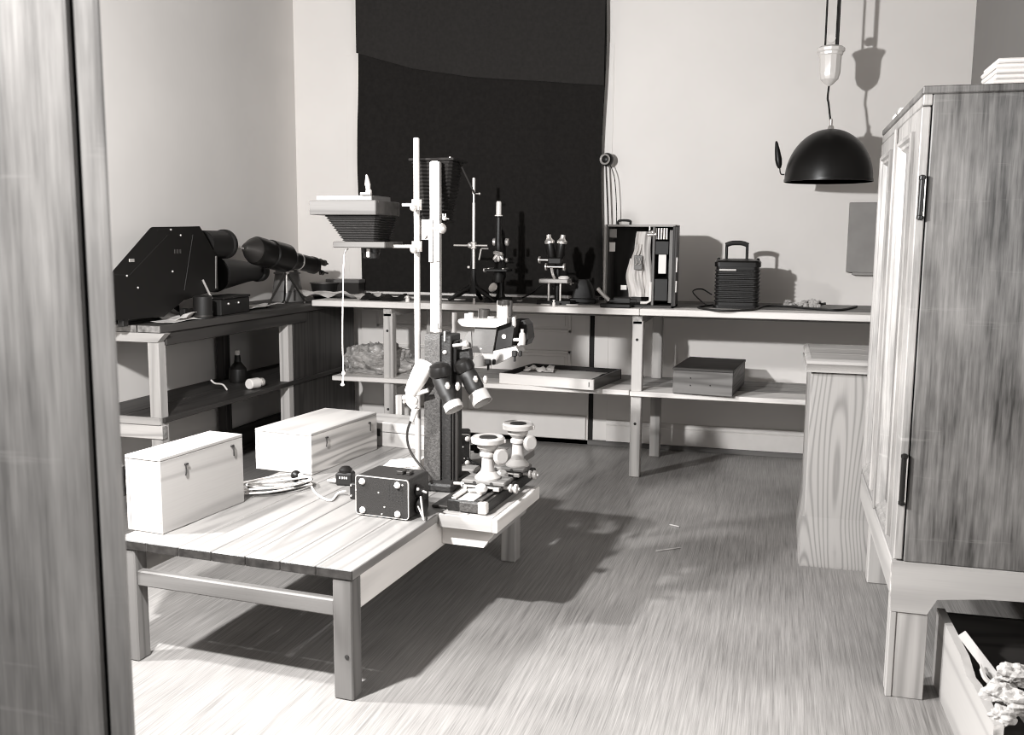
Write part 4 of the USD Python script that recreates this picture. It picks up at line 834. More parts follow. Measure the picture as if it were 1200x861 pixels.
# lower shelf of the left bench
q = ax(328, 465, -2.80)
t = Thing('shelf_jar', 'small white jar lying on its side on the low shelf of the side bench', 'jar', (-2.84, ax(295, 461, -2.84)[1], .495))
t.part('jar_body', lathe([(.026, 0), (.03, .006), (.03, .07), (.02, .078), (.02, .09)], (0, -.03, .031), (.25, 1, 0)), 'porcelain')
t.part('jar_lid', lathe([(.024, 0), (.024, .014)], (.0225, .06, .031), (.25, 1, 0)), 'bright_steel')
t = Thing('flask', 'dark glass flask with a white stopper at the back of the low shelf', 'flask', (-3.05, ax(279, 440, -3.05)[1], .495))
t.part('flask_body', lathe([(.05, 0), (.055, .02), (.05, .08), (.02, .12), (.016, .16)], (0, 0, 0)), 'black_lacquer')
t.part('stopper', lathe([(.012, .158), (.016, .18), (.012, .19)], (0, 0, 0)), 'porcelain')
t = Thing('rubber_hose', 'thin pale rubber hose end trailing on the low shelf of the side bench', 'hose', (-2.95, 4.4, .495))
t.part('hose', tube([ax(247, 445, -3.0), ax(252, 449, -2.98), ax(261, 450.5, -2.96), (-2.93, 4.62, .5)], .005, 6), 'pale_rubber', world=True)

# ------------------------------------------------------------------ things on the back bench
# retort stand
yr = 5.45; a = ay(555, 340, yr)
t = Thing('retort_stand', 'tall retort stand with bright rod and black tripod foot before the black cloth', 'stand', (a[0], yr, BZ))
hz = ay(555, 208, yr)[2] - BZ; xr_r = 0
t.part('rod', lathe([(.009, .1), (.010, .12), (.010, hz * .80), (.006, hz * .80), (.006, hz * .87), (.010, hz * .87), (.010, hz - .004), (.006, hz)], (0, 0, 0)), 'nickel')
t.part('hub', lathe([(.03, .05), (.026, .10), (.016, .13), (.015, .2)], (0, 0, 0)), 'black_satin')
for x, y in ((-.145, -.04), (.14, -.03), (0, .15)):
    t.part('foot', tube([(0, 0, .10), (x * .45, y * .45, .062), (x, y, .012)], [.017] * 12 + [.012] * 12, 8), 'black_lacquer')
z = ay(555, 287.5, yr)[2] - BZ
cl = t.part('clamp', [ball((-.018, -.012, z), .018), cyl((-.12, -.012, z), (.0, -.012, z), .006), cyl((.015, -.012, z), (.09, -.012, z), .006), cbox(-.016, .016, -.016, .016, z - .022, z + .022, .004)], 'nickel')
t.part('bent_pin', tube([(.095, -.01, z - .018), (.055, -.012, z - .018), (.05, -.012, z - .022), (.038, -.014, z - .085)], .005, 6, smooth=False), 'nickel', parent=cl)
t.part('screw', [ball((.038, -.01, ay(560.5, 227, yr)[2] - BZ), .008), cyl((.012, -.01, ay(560.5, 227, yr)[2] - BZ), (.038, -.01, ay(560.5, 227, yr)[2] - BZ), .004), ball((-.028, -.01, ay(549, 313, yr)[2] - BZ), .010)], 'nickel')
t.part('bracket', cyl((-.02, .01, hz * .3), (.0, .01, hz * .82), .004), 'black_satin')

def microscope(label, px, py_base, py_top, y, binoc=False):
    a = ay(px, py_base, y); H_ = ay(px, py_top, y)[2] - BZ
    t = Thing('microscope', label, 'microscope', (a[0], y, BZ))
    if not binoc:
        t.part('base', [prism([(-.07, -.08), (-.03, -.08), (-.02, .0), (.02, .0), (.03, -.08), (.07, -.08), (.06, .07), (-.06, .07)], 'xy', 0, .028)], 'black_lacquer')
        t.part('pillar', [lathe([(.03, .026), (.024, .05), (.022, .12), (.03, .16)], (0, .03, 0)), cbox(-.028, .028, .0, .05, .14, .20, .006)], 'black_lacquer')
        t.part('arm', tube([(0, .03, .18), (0, .06, .25), (0, .055, .33), (0, .03, H_ * .68), (0, .0, H_ * .70)], .022, 10), 'black_lacquer')
        tb = t.part('tube', lathe([(.016, H_ * .50), (.022, H_ * .52), (.022, H_ * .58), (.020, H_ * .60), (.020, H_ * .84), (.022, H_ * .845), (.022, H_ * .86), (.016, H_ * .86)], (0, -.02, 0)), 'black_lacquer')
        t.part('eyepiece', lathe([(.024, H_ * .855), (.024, H_ * .865), (.0155, H_ * .87), (.0155, H_ * .985), (.012, H_)], (0, -.02, 0)), 'porcelain', parent=tb, label='pale drawtube and eyepiece')
        t.part('nosepiece', lathe([(.03, -.012), (.034, 0), (.02, .012)], (0, -.02, H_ * .49), (.3, 0, 1)), 'nickel')
        t.part('objective', [lathe([(.006, -.05), (.011, -.04), (.012, 0)], (0, -.02, H_ * .49), (dx, dy, 1)) for dx, dy in ((0, 0), (.7, .1), (-.7, .1))], 'nickel')
        t.part('focus_knob', [lathe([(.022, 0), (.024, .004), (.024, .016), (.018, .02)], (s * .03, .03, H_ * .60), (s, 0, 0), 20) for s in (-1, 1)], 'nickel')
        t.part('focus_knob', [lathe([(.014, 0), (.014, .014)], (s * .026, .04, H_ * .42), (s, 0, 0), 16) for s in (-1, 1)], 'nickel')
        sp = t.part('stage', cbox(-.07, .07, -.085, .04, H_ * .31, H_ * .335, .003), 'black_satin')
        for s in (-1, 1): t.part('stage_clip', cbox(s * .045 - .005, s * .045 + .005, -.08, .02, H_ * .335, H_ * .345, .001), 'nickel', parent=sp)
        t.part('stage_screw', lathe([(.012, 0), (.012, .02)], (-.07, -.03, H_ * .32), (-1, 0, 0), 14), 'nickel', parent=sp)
        t.part('condenser', lathe([(.03, H_ * .20), (.03, H_ * .26), (.02, H_ * .30)], (0, -.02, 0)), 'black_satin')
        t.part('mirror', lathe([(.03, -.006), (.032, 0), (.03, .004)], (-.03, -.03, H_ * .15), (-.4, -.8, .5)), 'nickel')
    else:
        t.part('base', [prism([(-.10, -.06), (.10, -.06), (.11, .06), (.04, .09), (-.04, .09), (-.11, .06)], 'xy', 0, .022)], 'black_lacquer')
        t.part('pillar', [cyl((0, .05, .02), (0, .05, H_ * .62), .018), tube([(0, .05, H_ * .5), (0, .04, H_ * .66), (0, .0, H_ * .66)], .02, 8)], 'black_lacquer')
        sp = t.part('stage', cbox(-.085, .085, -.07, .05, H_ * .30, H_ * .355, .004), 'white_enamel')
        t.part('specimen_dish', lathe([(.03, H_ * .356), (.034, H_ * .38), (.02, H_ * .40)], (.055, -.03, 0)), 'porcelain', parent=sp)
        for s in (-1, 1):
            tb = t.part('tube', lathe([(.016, 0), (.026, .02), (.028, H_ * .2), (.022, H_ * .24)], (s * .022, -.01, H_ * .62), (s * .15, -.06, 1)), 'black_lacquer')
            e = np.array([s * .022, -.01, H_ * .62]) + np.array([s * .15, -.06, 1]) / np.linalg.norm([.15, .06, 1]) * H_ * .23
            t.part('eyepiece', lathe([(.029, 0), (.029, .014), (.022, .02), (.015, .03), (.013, .05)], e, (s * .15, -.06, 1)), 'nickel', parent=tb)
        z = H_ * .52
        t.part('focus_knob', [cyl((-.055, -.02, z), (.055, -.02, z), .006)] + [lathe([(.022, 0), (.022, .008)], (s * .05, -.02, z), (s, 0, 0), 18) for s in (-1, 1)], 'nickel')
        t.part('focus_knob', [cyl((-.095, -.02, z + .04), (-.02, -.02, z + .04), .006), lathe([(.022, 0), (.022, .008)], (-.09, -.02, z + .04), (-1, 0, 0), 18)], 'nickel')
        t.part('prism_box', cbox(-.04, .04, -.045, .03, H_ * .56, H_ * .65, .006), 'black_satin')
        t.part('stage_post', [cyl((s * .035, -.03, .02), (s * .035, -.03, H_ * .3), .007) for s in (-1, 1)], 'nickel')
        t.part('cradle', tube([(-.02, -.03, H_ * .50), (-.01, -.04, H_ * .42), (0, -.03, H_ * .36)], .008, 8), 'nickel')
    return t
microscope('tall black monocular microscope with pale drawtube before the black cloth', 585, 350, 236, 5.52)
microscope('black binocular microscope with white stage, right of the monocular one', 651, 351, 272, 5.48, True)
# lamp stand with ball reflector
yl = 6.02; a = ay(711, 340, yl); bt_ = ay(711.5, 187, yl); r = 8 / FPX * 5.9
t = Thing('ball_lamp', 'thin stand with a small black ball lamp at its top behind the instrument case', 'lamp', (a[0], yl, BZ)); zb_ = bt_[2] - BZ; dx = bt_[0] - a[0]
t.part('globe', [ball((dx, 0, zb_), r, 24)], 'black_lacquer', smooth=60)
t.part('front_ring', [lathe([(r * .78, 0), (r * .82, .006), (r * .72, .010), (r * .5, .004), (.0001, .004)], (dx - .008, -r * .68, zb_), (-.2, -1, 0), 24)], 'bright_steel')
t.part('stem', tube([(0, 0, .01), (.002, 0, zb_ * .5), (dx - .006, 0, zb_ - r * .9)], .0055, 8), 'dark_steel')
t.part('foot', lathe([(.05, 0), (.05, .012), (.02, .02), (.01, .05)], (0, 0, 0)), 'black_lacquer')
t.part('flex', tube([(dx + .02, 0, zb_ - .03), (dx + .05, 0, zb_ - .12), (dx + .066, 0, zb_ - .30), (dx + .066, 0, zb_ - .44), (dx + .05, 0, .02)], .003, 6), 'black_rubber')

# open instrument case
yc = 5.375; a0_, a1_ = ay(708, 350, yc), ay(790, 350, yc); zt_ = ay(740, 263, yc)[2] - BZ; Wc = a1_[0] - a0_[0]; Dc = .24
t = case = Thing('instrument_case', 'open upright black instrument case with its door ajar and white packing inside', 'case', (a0_[0], yc, BZ))
t.part('side_panel', cbox(0, .014, 0, Dc, .0, zt_, .002), 'brown_wood_z', label='left side of the case')
t.part('side_panel', cbox(Wc - .018, Wc - .004, 0, Dc, .0, zt_ - .005, .002), 'stained_z')
t.part('top_panel', cbox(0, Wc - .004, 0, Dc, zt_ - .012, zt_, .002), 'bench_wood_x')
t.part('bottom_panel', cbox(0, Wc - .004, 0, Dc, 0, .014, .002), 'stained_x')
t.part('back_panel', cbox(.014, Wc - .018, Dc - .012, Dc, .014, zt_ - .012, .001), 'stained_z')
xd = ay(764, 300, yc)[0] - a0_[0]
t.part('partition', cbox(xd, xd + .014, .004, Dc - .02, .014, zt_ - .012, .002), 'brown_wood_z', label='inner upright partition')
t.part('edge_strip', [cbox(-.006, .006, -.006, .002, .05, zt_, .001)], 'white_enamel', label='bright front edge')
hd = t.part('handle', [tube([(.055, .1, zt_), (.06, .1, zt_ + .022), (.12, .1, zt_ + .022), (.125, .1, zt_)], .007, 8)], 'black_rubber')
zf = lambda py: ay(740, py, yc)[2] - BZ; xf = lambda px: ay(px, 310, yc)[0] - a0_[0]
# white folded packing
rings = []
def fold(x0, x1, z0, z1, y, seed, amp=.012):
    f = lambda u, v: np.stack([.010 * np.sin(v * 6 + seed), 0 * u, amp * np.sin(u * 9 + v * 3 + seed) + .004 * np.sin(u * 23 + seed)], -1)
    return moved(sheet(x1 - x0, z1 - z0, 18, 20, f, .003), (x0, y, z0), rx=math.pi / 2)
t.part('packing_cloth', fold(xf(744), xf(762), zf(348), zf(271), .05, .2), 'paper', smooth=60, label='tall strip of white packing')
t.part('packing_cloth', fold(xf(735), xf(753), zf(348), zf(303), .035, 1.4), 'paper', smooth=60, label='shorter strip of white packing')
t.part('packing_cloth', fold(xf(740), xf(748), zf(320), zf(286), .045, 2.2, .008), 'paper', smooth=60)
t.part('mount_plate', [cbox(xf(742.5), xf(752), .012, .020, zf(316), zf(299), .002)], 'grey_enamel')
t.part('spring', [tube([(xf(744.5) + dx_, .008, zf(302)), (xf(747) + dx_, .002, zf(308)), (xf(744.5) + dx_, .008, zf(310))], .003, 6, smooth=False) for dx_ in (0, .02)], 'bright_steel')
t.part('label_plate', cbox(xf(712.5), xf(721), .030, .034, zf(278.5), zf(268), .001), 'grey_paper')
t.part('label_plate', cbox(xf(712.5), xf(719.5), .030, .034, zf(295), zf(284), .001), 'porcelain')
t.part('label_plate', cbox(xf(727), xf(734), .030, .036, zf(340), zf(334.5), .001), 'porcelain')
t.part('label_plate', cbox(xf(771.5), xf(780.5), .004, .008, zf(320), zf(298), .001), 'porcelain', label='bright white plate on the right compartment')
t.part('inner_block', cbox(xf(767), xf(783), .01, .16, zf(298), zf(282), .003), 'black_satin'); t.part('inner_block', cbox(xf(767), xf(783), .01, .16, zf(352), zf(326), .003), 'black_satin')
t.part('coil_rack', [cyl((xf(767 + 3.2 * i), .03, zf(280)), (xf(767 + 3.2 * i), .03, zf(267)), .006) for i in range(5)], 'bright_steel')
t.part('brass_fitting', [cyl((xf(758), .01, zf(275)), (xf(768), .01, zf(274)), .010), cyl((xf(760), .01, zf(270)), (xf(760), .01, zf(265)), .006), ball((xf(764), .0, zf(272)), .012)], 'nickel')
t.part('bent_strip', [tube([(xf(763), .004, zf(330)), (xf(763), .0, zf(352)), (xf(759), -.012, zf(354)), (xf(752), -.02, zf(354))], .008, 8, smooth=False)], 'porcelain')
dr = t.part('door', [cbox(Wc - .004, Wc + .008, -.01, .03, .012, zt_ - .012, .002)], 'stained_z', label='narrow edge of the opened door')
t.part('hinge', [cyl((Wc + .010, -.012, zf(318)), (Wc + .010, -.012, zf(301)), .005), cyl((Wc + .010, -.012, zf(341)), (Wc + .010, -.012, zf(328)), .005)], 'bright_steel', parent=dr)
t.part('door_edge', cbox(xf(784), xf(788), -.006, -.001, .03, zt_ - .03, .001), 'brown_wood_z', parent=dr)
# lever in front of the case
yv = 5.33; V = lambda px, py: ay(px, py, yv)
t = Thing('slide_rest', 'black slide rest with a slanting bright handle in front of the instrument case', 'instrument', tuple(V(715, 355)[:2]) + (BZ,))
t.part('base', cbox(-.05, .12, -.045, .025, 0, .024, .004), 'black_lacquer')
t.part('handle', [cyl(V(702, 340), V(714, 352), .011), ball(V(701.5, 339), .012)], 'bright_steel', world=True)
t.part('block', [cbox(.02, .12, -.03, .02, .024, .06, .006), cyl((.0, -.02, .036), (.15, -.015, .04), .012)], 'black_satin')
t.part('knob', lathe([(.01, 0), (.016, .01), (.01, .025)], V(720, 358.5), (0, 0, 1)), 'porcelain', world=True)

# ribbed tin with handle
yt = 5.64; a, b = ay(837, 355, yt), ay(890, 357, yt); W_ = b[0] - a[0]; cx = (a[0] + b[0]) / 2; h0 = ay(862, 303, yt)[2] - BZ
t = Thing('ribbed_heater', 'black ribbed sheet-metal heater box with a carrying handle on the back bench', 'heater', (cx, yt, BZ))
def rrect(hw, hd, rd, z): 
    pl = Polygon([(-hw + rd, -hd + rd), (hw - rd, -hd + rd), (hw - rd, hd - rd), (-hw + rd, hd - rd)]).buffer(rd, 4)
    return [(x, y, z) for x, y in list(pl.exterior.coords)[:-1]]
hw, hd = W_ / 2, .105
t.part('body', loft(np.array([rrect(hw * .93, hd * .93, .03, .012), rrect(hw * .93, hd * .93, .03, h0 * .86)])), 'black_satin')
t.part('base_plate', loft(np.array([rrect(hw * 1.02, hd * 1.02, .03, 0), rrect(hw * 1.02, hd * 1.02, .03, .014)])), 'black_lacquer')
for k in range(9):
    z = .03 + k * h0 * .078
    t.part('rib', loft(np.array([rrect(hw * .93, hd * .93, .03, z), rrect(hw * .985, hd * .985, .03, z + .006), rrect(hw * .985, hd * .985, .03, z + .010), rrect(hw * .93, hd * .93, .03, z + .014)])), 'dark_crackle')
t.part('top_cover', loft(np.array([rrect(hw, hd, .03, h0 * .84), rrect(hw, hd, .03, h0 * .93), rrect(hw * .94, hd * .94, .03, h0 * .965), rrect(hw * .62, hd * .6, .03, h0)])), 'black_lacquer')
t.part('maker_plate', cbox(-.10, -.005, -hd * .99 - .005, -hd * .93, h0 * .755, h0 * .80, .001), 'worn_brass', label='blank brass plate')
hzt = ay(863, 284, yt)[2] - BZ
hx0, hx1 = ay(851.5, 295, yt)[0] - cx, ay(875.5, 295, yt)[0] - cx
hp = t.part('handle_post', cyl((hx0, 0, h0 * .95), (hx0, 0, hzt - .01), .008), 'black_lacquer'); t.part('handle_post', cyl((hx1, 0, h0 * .95), (hx1, 0, hzt - .01), .008), 'black_lacquer')
t.part('handle_grip', tube([(hx0 - .006, 0, hzt - .016), (hx0 + .03, 0, hzt - .004), (hx1 - .03, 0, hzt - .004), (hx1 + .006, 0, hzt - .016)], .014, 10), 'black_rubber', parent=hp)
t.part('stud', [ball((s * hw * .86, -.02, h0 * .985), .010) for s in (-1, 1)], 'black_lacquer')
# its cable along the bench
q = [ay(840, 362, 5.40), ay(815, 360, 5.45), ay(806, 350, 5.62), ay(818, 341, 5.72), ay(830, 343, 5.74)]
for p_ in q: p_[2] = BZ + .006
t = Thing('heater_cable', 'black cable lying along the back bench around the heater', 'cable', tuple(q[0]))
pts = [az(836, 357, BZ + .006), az(818, 360, BZ + .006), az(840, 363.5, BZ + .006), az(880, 363, BZ + .006), az(896, 358.5, BZ + .006), az(920, 358.8, BZ + .006), az(960, 362.2, BZ + .006), az(985, 363, BZ + .006), az(1004, 359, BZ + .006)]
t.part('cable', tube(pts, .006, 8), 'black_rubber', world=True)
t.part('cable_loop', tube([az(836, 357.5, BZ + .006), az(826, 356, BZ + .008), ay(812, 342, 5.9), ay(822, 338.5, 5.9), ay(834, 345, 5.85)], .004, 6), 'black_rubber', world=True)
a = ay(940, 357, 5.62)
t = Thing('dried_sprig', 'small heap of dried pale flower heads lying on the back bench', 'dried flowers', (a[0] + .01, 5.80, BZ))
rng = random.Random(9)
for k in range(34):
    x, y, r = rng.uniform(-.11, .09), rng.uniform(-.03, .03), rng.uniform(.008, .015)
    t.part('flower_head', moved(crumple(r * 1.3, r, r * (1.2 if k % 2 else .9), 20 + k, .5, 2, 3.5), (x, y, max(0, .015 * (k % 3 - .5)))), 'dry_plant', smooth=False)
t.part('stalk', tube([(.05, 0, .02), (.09, .01, .016), (.125, .005, .022)], .008, 6), 'dark_crackle')
# small glassware and slides along the bench
def vial(px, py, y, r, h, m, label, group=None):
    a = ay(px, py, y)
    t = Thing('vial', label, 'vial', (a[0], y, BZ), group=group)
    t.part('glass_body', lathe([(r, 0), (r, h * .6), (r * .6, h * .7), (r * .6, h)], (0, 0, 0), n=14), m); t.part('cap', lathe([(r * .8, h * .9), (r * .8, h * 1.1)], (0, 0, 0), n=14), 'porcelain')
vial(477.5, 353, 5.33, .012, .034, 'porcelain', 'tiny white vial at the bench edge between the two stand rods')
vial(555.5, 357, 5.31, .009, .03, 'nickel', 'tiny bright vial at the bench edge below the retort stand')
vial(649, 359.5, 5.30, .009, .034, 'porcelain', 'tiny bright vial in front of the binocular microscope')
for k, (px0, px1, py, y, lb) in enumerate(((457, 492, 346, 5.62, 'long glass rod lying on the bench left of the tall rod'), (515, 530, 346.5, 5.60, 'glass slide lying right of the flat white bar'), (533, 545, 348, 5.60, 'glass slide lying left of the retort stand'),
                                       (592, 597, 350, 5.66, 'glass slide lying under the monocular microscope'), (606, 612, 350, 5.62, 'glass slide lying just right of the monocular microscope'), (634, 645, 353, 5.37, 'bright glass strip lying before the binocular microscope'), (664, 678, 353.5, 5.40, 'glass strip lying right of the binocular microscope'))):
    a, b = ay(px0, py, y), ay(px1, py, y)
    solo('glass_slide' if k else 'glass_rod', cbox(a[0], b[0], y - .012, y + .012, BZ, BZ + .008, .002) if k else cyl((a[0], y, BZ + .008), (b[0], y - .03, BZ + .008), .007), 'glassware', lb, 'glass slide' if k else 'glass rod')
t = Thing('instrument_flex', 'thin black flex curving on the bench behind the binocular microscope', 'cable', (ay(640, 340, 5.65)[0], 5.65, BZ))
t.part('flex', tube([az(612, 349, BZ + .006), ay(624, 343, 5.7), ay(634, 334.5, 5.7), ay(645, 333, 5.68), ay(650, 340, 5.6), az(655, 349, BZ + .008)], .005, 8), 'black_rubber', world=True)
t = Thing('dark_instrument', 'low black instrument with a tapered hood between the binocular microscope and the case', 'instrument', (ay(684, 345, 5.66)[0], 5.66, BZ))
t.part('base', cbox(-.075, .085, -.06, .06, 0, .03, .005), 'black_lacquer')
t.part('hood', loft(np.array([rrect(.07, .05, .02, .03), rrect(.05, .045, .02, .10), rrect(.03, .03, .015, .14)])), 'black_satin')
t.part('index_screw', [ball((-.07, -.05, .11), .007), cyl((-.10, -.05, .118), (-.05, -.05, .118), .003)], 'nickel')

# ------------------------------------------------------------------ lower shelf of the back bench
a = ay(445, 437, 5.55)
t = Thing('wrapped_parcel', 'crumpled paper-wrapped parcel lying on the lower shelf behind the bench leg', 'parcel', (ay(450, 437, 5.56)[0], 5.56, SZ))
m = crumple(.205, .12, .095, 3, .28, 4, 2.6); v = np.array(m.vertices); rg = lambda q, sd: (1 - np.abs(2 * meshkit.noise(q, sd) - 1))
cr_ = .030 * rg(v * 13, 4) ** 3 + .018 * rg(v * 27, 6) ** 3; v *= (1 + cr_ / np.maximum(np.linalg.norm(v - [0, 0, .05], axis=1), .05))[:, None]
t.part('bundle', trimesh.Trimesh(v, m.faces, process=False), 'brown_paper', smooth=False)
m = crumple(.08, .09, .10, 8, .5, 3, 3.0)
t.part('open_end', moved(m, (-.17, -.03, .0)), 'brown_paper', smooth=False)
t.part('flap', moved(crumple(.13, .05, .018, 12, .4, 3, 4), (-.06, -.12, 0)), 'grey_paper', smooth=False)
# shallow drawer with papers
a, b, c_, d_ = az(585, 449, SZ), az(695.5, 457.5, SZ), az(734, 444, SZ), az(634, 431, SZ)
rz = yaw_of(a, b); W_ = np.linalg.norm((b - a)[:2]); Dp = .50; hh = ay(585, 437, a[1])[2] - SZ
t = Thing('shallow_drawer', 'shallow wooden drawer holding white papers on the lower shelf', 'drawer', (a[0], a[1], SZ), rz)
t.part('front_board', cbox(0, W_, 0, .014, 0, hh, .002), 'pale_pine_x'); t.part('back_board', cbox(0, W_, Dp - .014, Dp, 0, hh, .002), 'stained_x')
t.part('side_board', cbox(0, .014, .014, Dp - .014, 0, hh, .002), 'stained_y'); t.part('side_board', cbox(W_ - .014, W_, .014, Dp - .014, 0, hh, .002), 'brown_wood_y')
t.part('bottom_board', cbox(.014, W_ - .014, .014, Dp - .014, .004, .010, .001), 'stained_y')
t.part('corner_pin', cbox(W_ - .030, W_ - .025, -.002, 0, hh * .3, hh * .75, .0005), 'dark_mark')
R_ = np.array([[math.cos(rz), -math.sin(rz)], [math.sin(rz), math.cos(rz)]])
def indrawer(x, y, z): p_ = a[:2] + R_ @ [x, y]; return (p_[0], p_[1], SZ + z)
crumpled_sheet('drawer_paper', 'large white paper sheet filling the shallow drawer', W_ * .8, Dp * .7, indrawer(W_ * .1, .06, hh * .74), rz, 21, .014)
crumpled_sheet('drawer_paper', 'small folded paper standing up in the shallow drawer', .18, .12, indrawer(W_ * .14, .16, hh * .92), rz + .3, 27, .08)
# dark wooden chest
a, b = az(788, 460.5, SZ), az(858, 465, SZ); rz = yaw_of(a, b); W_ = np.linalg.norm((b - a)[:2]); hh = ay(786.5, 430, a[1])[2] - SZ; Dp = .50
bk = az(885, 419, SZ + hh); Dp = min(.52, np.linalg.norm((bk - az(857, 436, SZ + hh))[:2]))
t = Thing('wooden_chest', 'brown wooden box with a flat lid on the right of the lower shelf', 'box', (a[0], a[1], SZ), rz)
t.part('front_panel', cbox(0, W_, 0, .014, 0, hh - .016, .002), 'brown_wood_x')
t.part('side_panel', cbox(0, .014, .0145, Dp - .014, 0, hh - .016, .002), 'brown_wood_y'); t.part('side_panel', cbox(W_ - .014, W_, .0145, Dp - .014, 0, hh - .016, .002), 'brown_wood_y')
t.part('back_panel', cbox(0, W_, Dp - .014, Dp, 0, hh - .016, .002), 'brown_wood_x'); t.part('bottom_panel', cbox(.014, W_ - .014, .0145, Dp - .0145, .002, .012, .002), 'brown_wood_x')
t.part('lid', cbox(-.003, W_ + .003, -.003, Dp + .003, hh - .0155, hh, .003), 'stained_x')
for u, w_ in ((.30, .62), (.30, .34), (.63, .38)): t.part('nail', ball((u * W_, 0, w_ * hh), .004, 8), 'dark_mark')

# ------------------------------------------------------------------ pine pedestal cupboard
yp = 4.04; a, b = ay(943, 625, yp), ay(951, 437, yp); xl_p = ay(949.5, 470, yp)[0]; zt_p = ay(950, 435, yp)[2]; zc = ay(946, 433, yp)[2]
t = Thing('pine_pedestal', 'pale pine pedestal with flared base and moulded top between bench and cabinet', 'pedestal', (.36, yp + .3, 0))
W_ = .62; Dq = .60
t.part('front_panel', cbox(xl_p, xl_p + W_, yp, yp + .022, .0, zt_p - .004, .002), 'figured_pine_z', world=True)
t.part('side_panel', cbox(xl_p, xl_p + .02, yp + .0225, yp + Dq, .0, zt_p - .004, .002), 'pine_z', world=True); t.part('side_panel', cbox(xl_p + W_ - .02, xl_p + W_, yp + .0225, yp + Dq, .0, zt_p - .004, .002), 'pine_z', world=True)
pl = [(0, .014), (0, .0), (-.014, .0), (-.017, .012), (-.016, .07), (-.010, .12), (-.004, .17), (0, .21)]
t.part('flared_base', [prism([(yp + x, z) for x, z in pl], 'yz', xl_p - .012, xl_p + W_)], 'figured_pine_z', world=True)
t.part('flared_base', [prism([(xl_p + x, z) for x, z in pl], 'xz', yp, yp + Dq)], 'pine_z', world=True)
mo = [(0, 0), (0, .052), (-.004, .052), (-.018, .045), (-.022, .034), (-.012, .024), (-.006, .012), (-.022, .008), (-.022, 0)]
t.part('top_moulding', [prism([(yp + x, zt_p + z) for x, z in mo], 'yz', xl_p - .02, xl_p + W_), prism([(xl_p + x, zt_p + z) for x, z in mo], 'xz', yp, yp + Dq)], 'pine_x', world=True)
for k in range(3): t.part('top_board', cbox(xl_p, xl_p + W_, yp + k * Dq / 3 + .001, yp + (k + 1) * Dq / 3 - .001, zt_p + .02, zt_p + .052, .002), 'pine_x', world=True)

# ------------------------------------------------------------------ tall cabinet on its stand
X0, Y0, Y1, CX1 = .36, 2.90, 4.0, 1.0
ZB = ay(1050, 657, Y0)[2]; ZT = ay(1087, 110, Y0)[2]
t = cab = Thing('tall_cabinet', 'tall scratched wooden cabinet with panelled doors at the right', 'cabinet', ((X0 + CX1) / 2, (Y0 + Y1) / 2, ZB))
t.part('side_panel', cbox(X0 + .028, CX1, Y0, Y0 + .022, ZB, ZT, .003), 'cabinet_wood', world=True, label='broad scratched side of the cabinet')
t.part('side_panel', cbox(X0 + .028, CX1, Y1 - .022, Y1, ZB, ZT, .003), 'cabinet_wood', world=True)
t.part('back_panel', cbox(CX1 - .012, CX1, Y0 + .023, Y1 - .023, ZB, ZT, .003), 'cabinet_panel_wood', world=True)
t.part('top_panel', cbox(X0 + .0, CX1, Y0 - .002, Y1 + .002, ZT + .0005, ZT + .022, .003), 'cabinet_wood', world=True)
t.part('bottom_panel', cbox(X0 + .028, CX1 - .013, Y0 + .023, Y1 - .023, ZB, ZB + .02, .002), 'cabinet_panel_wood', world=True)
zh = ZT - .030
pz1, pz0 = ax(1065, 165, X0)[2], ax(1035, 610, X0)[2]; py0, py1 = ax(1035, 610, X0)[1], ax(1017, 552, X0)[1]
t.part('frieze', cbox(X0 + .002, X0 + .027, Y0, Y1, zh, ZT, .003), 'cabinet_door_wood', world=True, label='narrow board above the doors')
ym = (Y0 + Y1) / 2
for k, (ya, yb) in enumerate(((Y0 + .002, ym - .004), (ym + .004, Y1 - .002))):
    z0, z1 = ZB + .004, zh - .003; sw = max(.05, min(.12, py0 - Y0)); rt = z1 - pz1; rb = max(.05, pz0 - z0)
    dp = t.part('door', [cbox(X0, X0 + .024, ya, ya + sw, z0, z1, .003), cbox(X0, X0 + .024, yb - sw, yb, z0, z1, .003), cbox(X0, X0 + .024, ya + sw, yb - sw, z1 - rt, z1, .002), cbox(X0, X0 + .024, ya + sw, yb - sw, z0, z0 + rb, .002)], 'cabinet_door_wood', world=True)
    t.part('door_panel', cbox(X0 + .012, X0 + .018, ya + sw - .01, yb - sw + .01, z0 + rb - .01, z1 - rt + .01, .001), 'cabinet_panel_wood', world=True, parent=dp)
    mp = [(X0 + x, y) for x, y in ((.012, -.012), (-.010, -.012), (-.014, -.006), (-.012, .002), (-.004, .008), (-.002, .016), (.006, .022), (.012, .026))]
    t.part('panel_moulding', frame_sweep(mp, ya + sw, yb - sw, z0 + rb, z1 - rt), 'cabinet_door_wood', world=True, parent=dp)
    if k == 0:
        for pa_, pb_ in ((205, 258), (532, 592)):
            za_, zb_ = ay(1078, pa_, Y0)[2], ay(1058, pb_, Y0)[2]
            t.part('hinge', [lathe([(.004, 0), (.010, .004), (.010, .012), (.008, .014), (.008, za_ - zb_ - .014), (.010, za_ - zb_ - .012), (.010, za_ - zb_ - .004), (.004, za_ - zb_)], (X0 + .012, Y0 - .006, zb_), n=16)], 'black_lacquer', world=True, parent=dp)
            t.part('hinge_pin', [cyl((X0 + .020, Y0 - .010, zb_ + .01), (X0 + .020, Y0 - .010, za_ - .01), .002)], 'bright_steel', world=True, parent=dp)
    else:
        t.part('key_plate', cbox(X0 - .003, X0, ya + .03, ya + .05, (z0 + z1) / 2 - .03, (z0 + z1) / 2 + .03, .001), 'dark_steel', world=True, parent=dp)
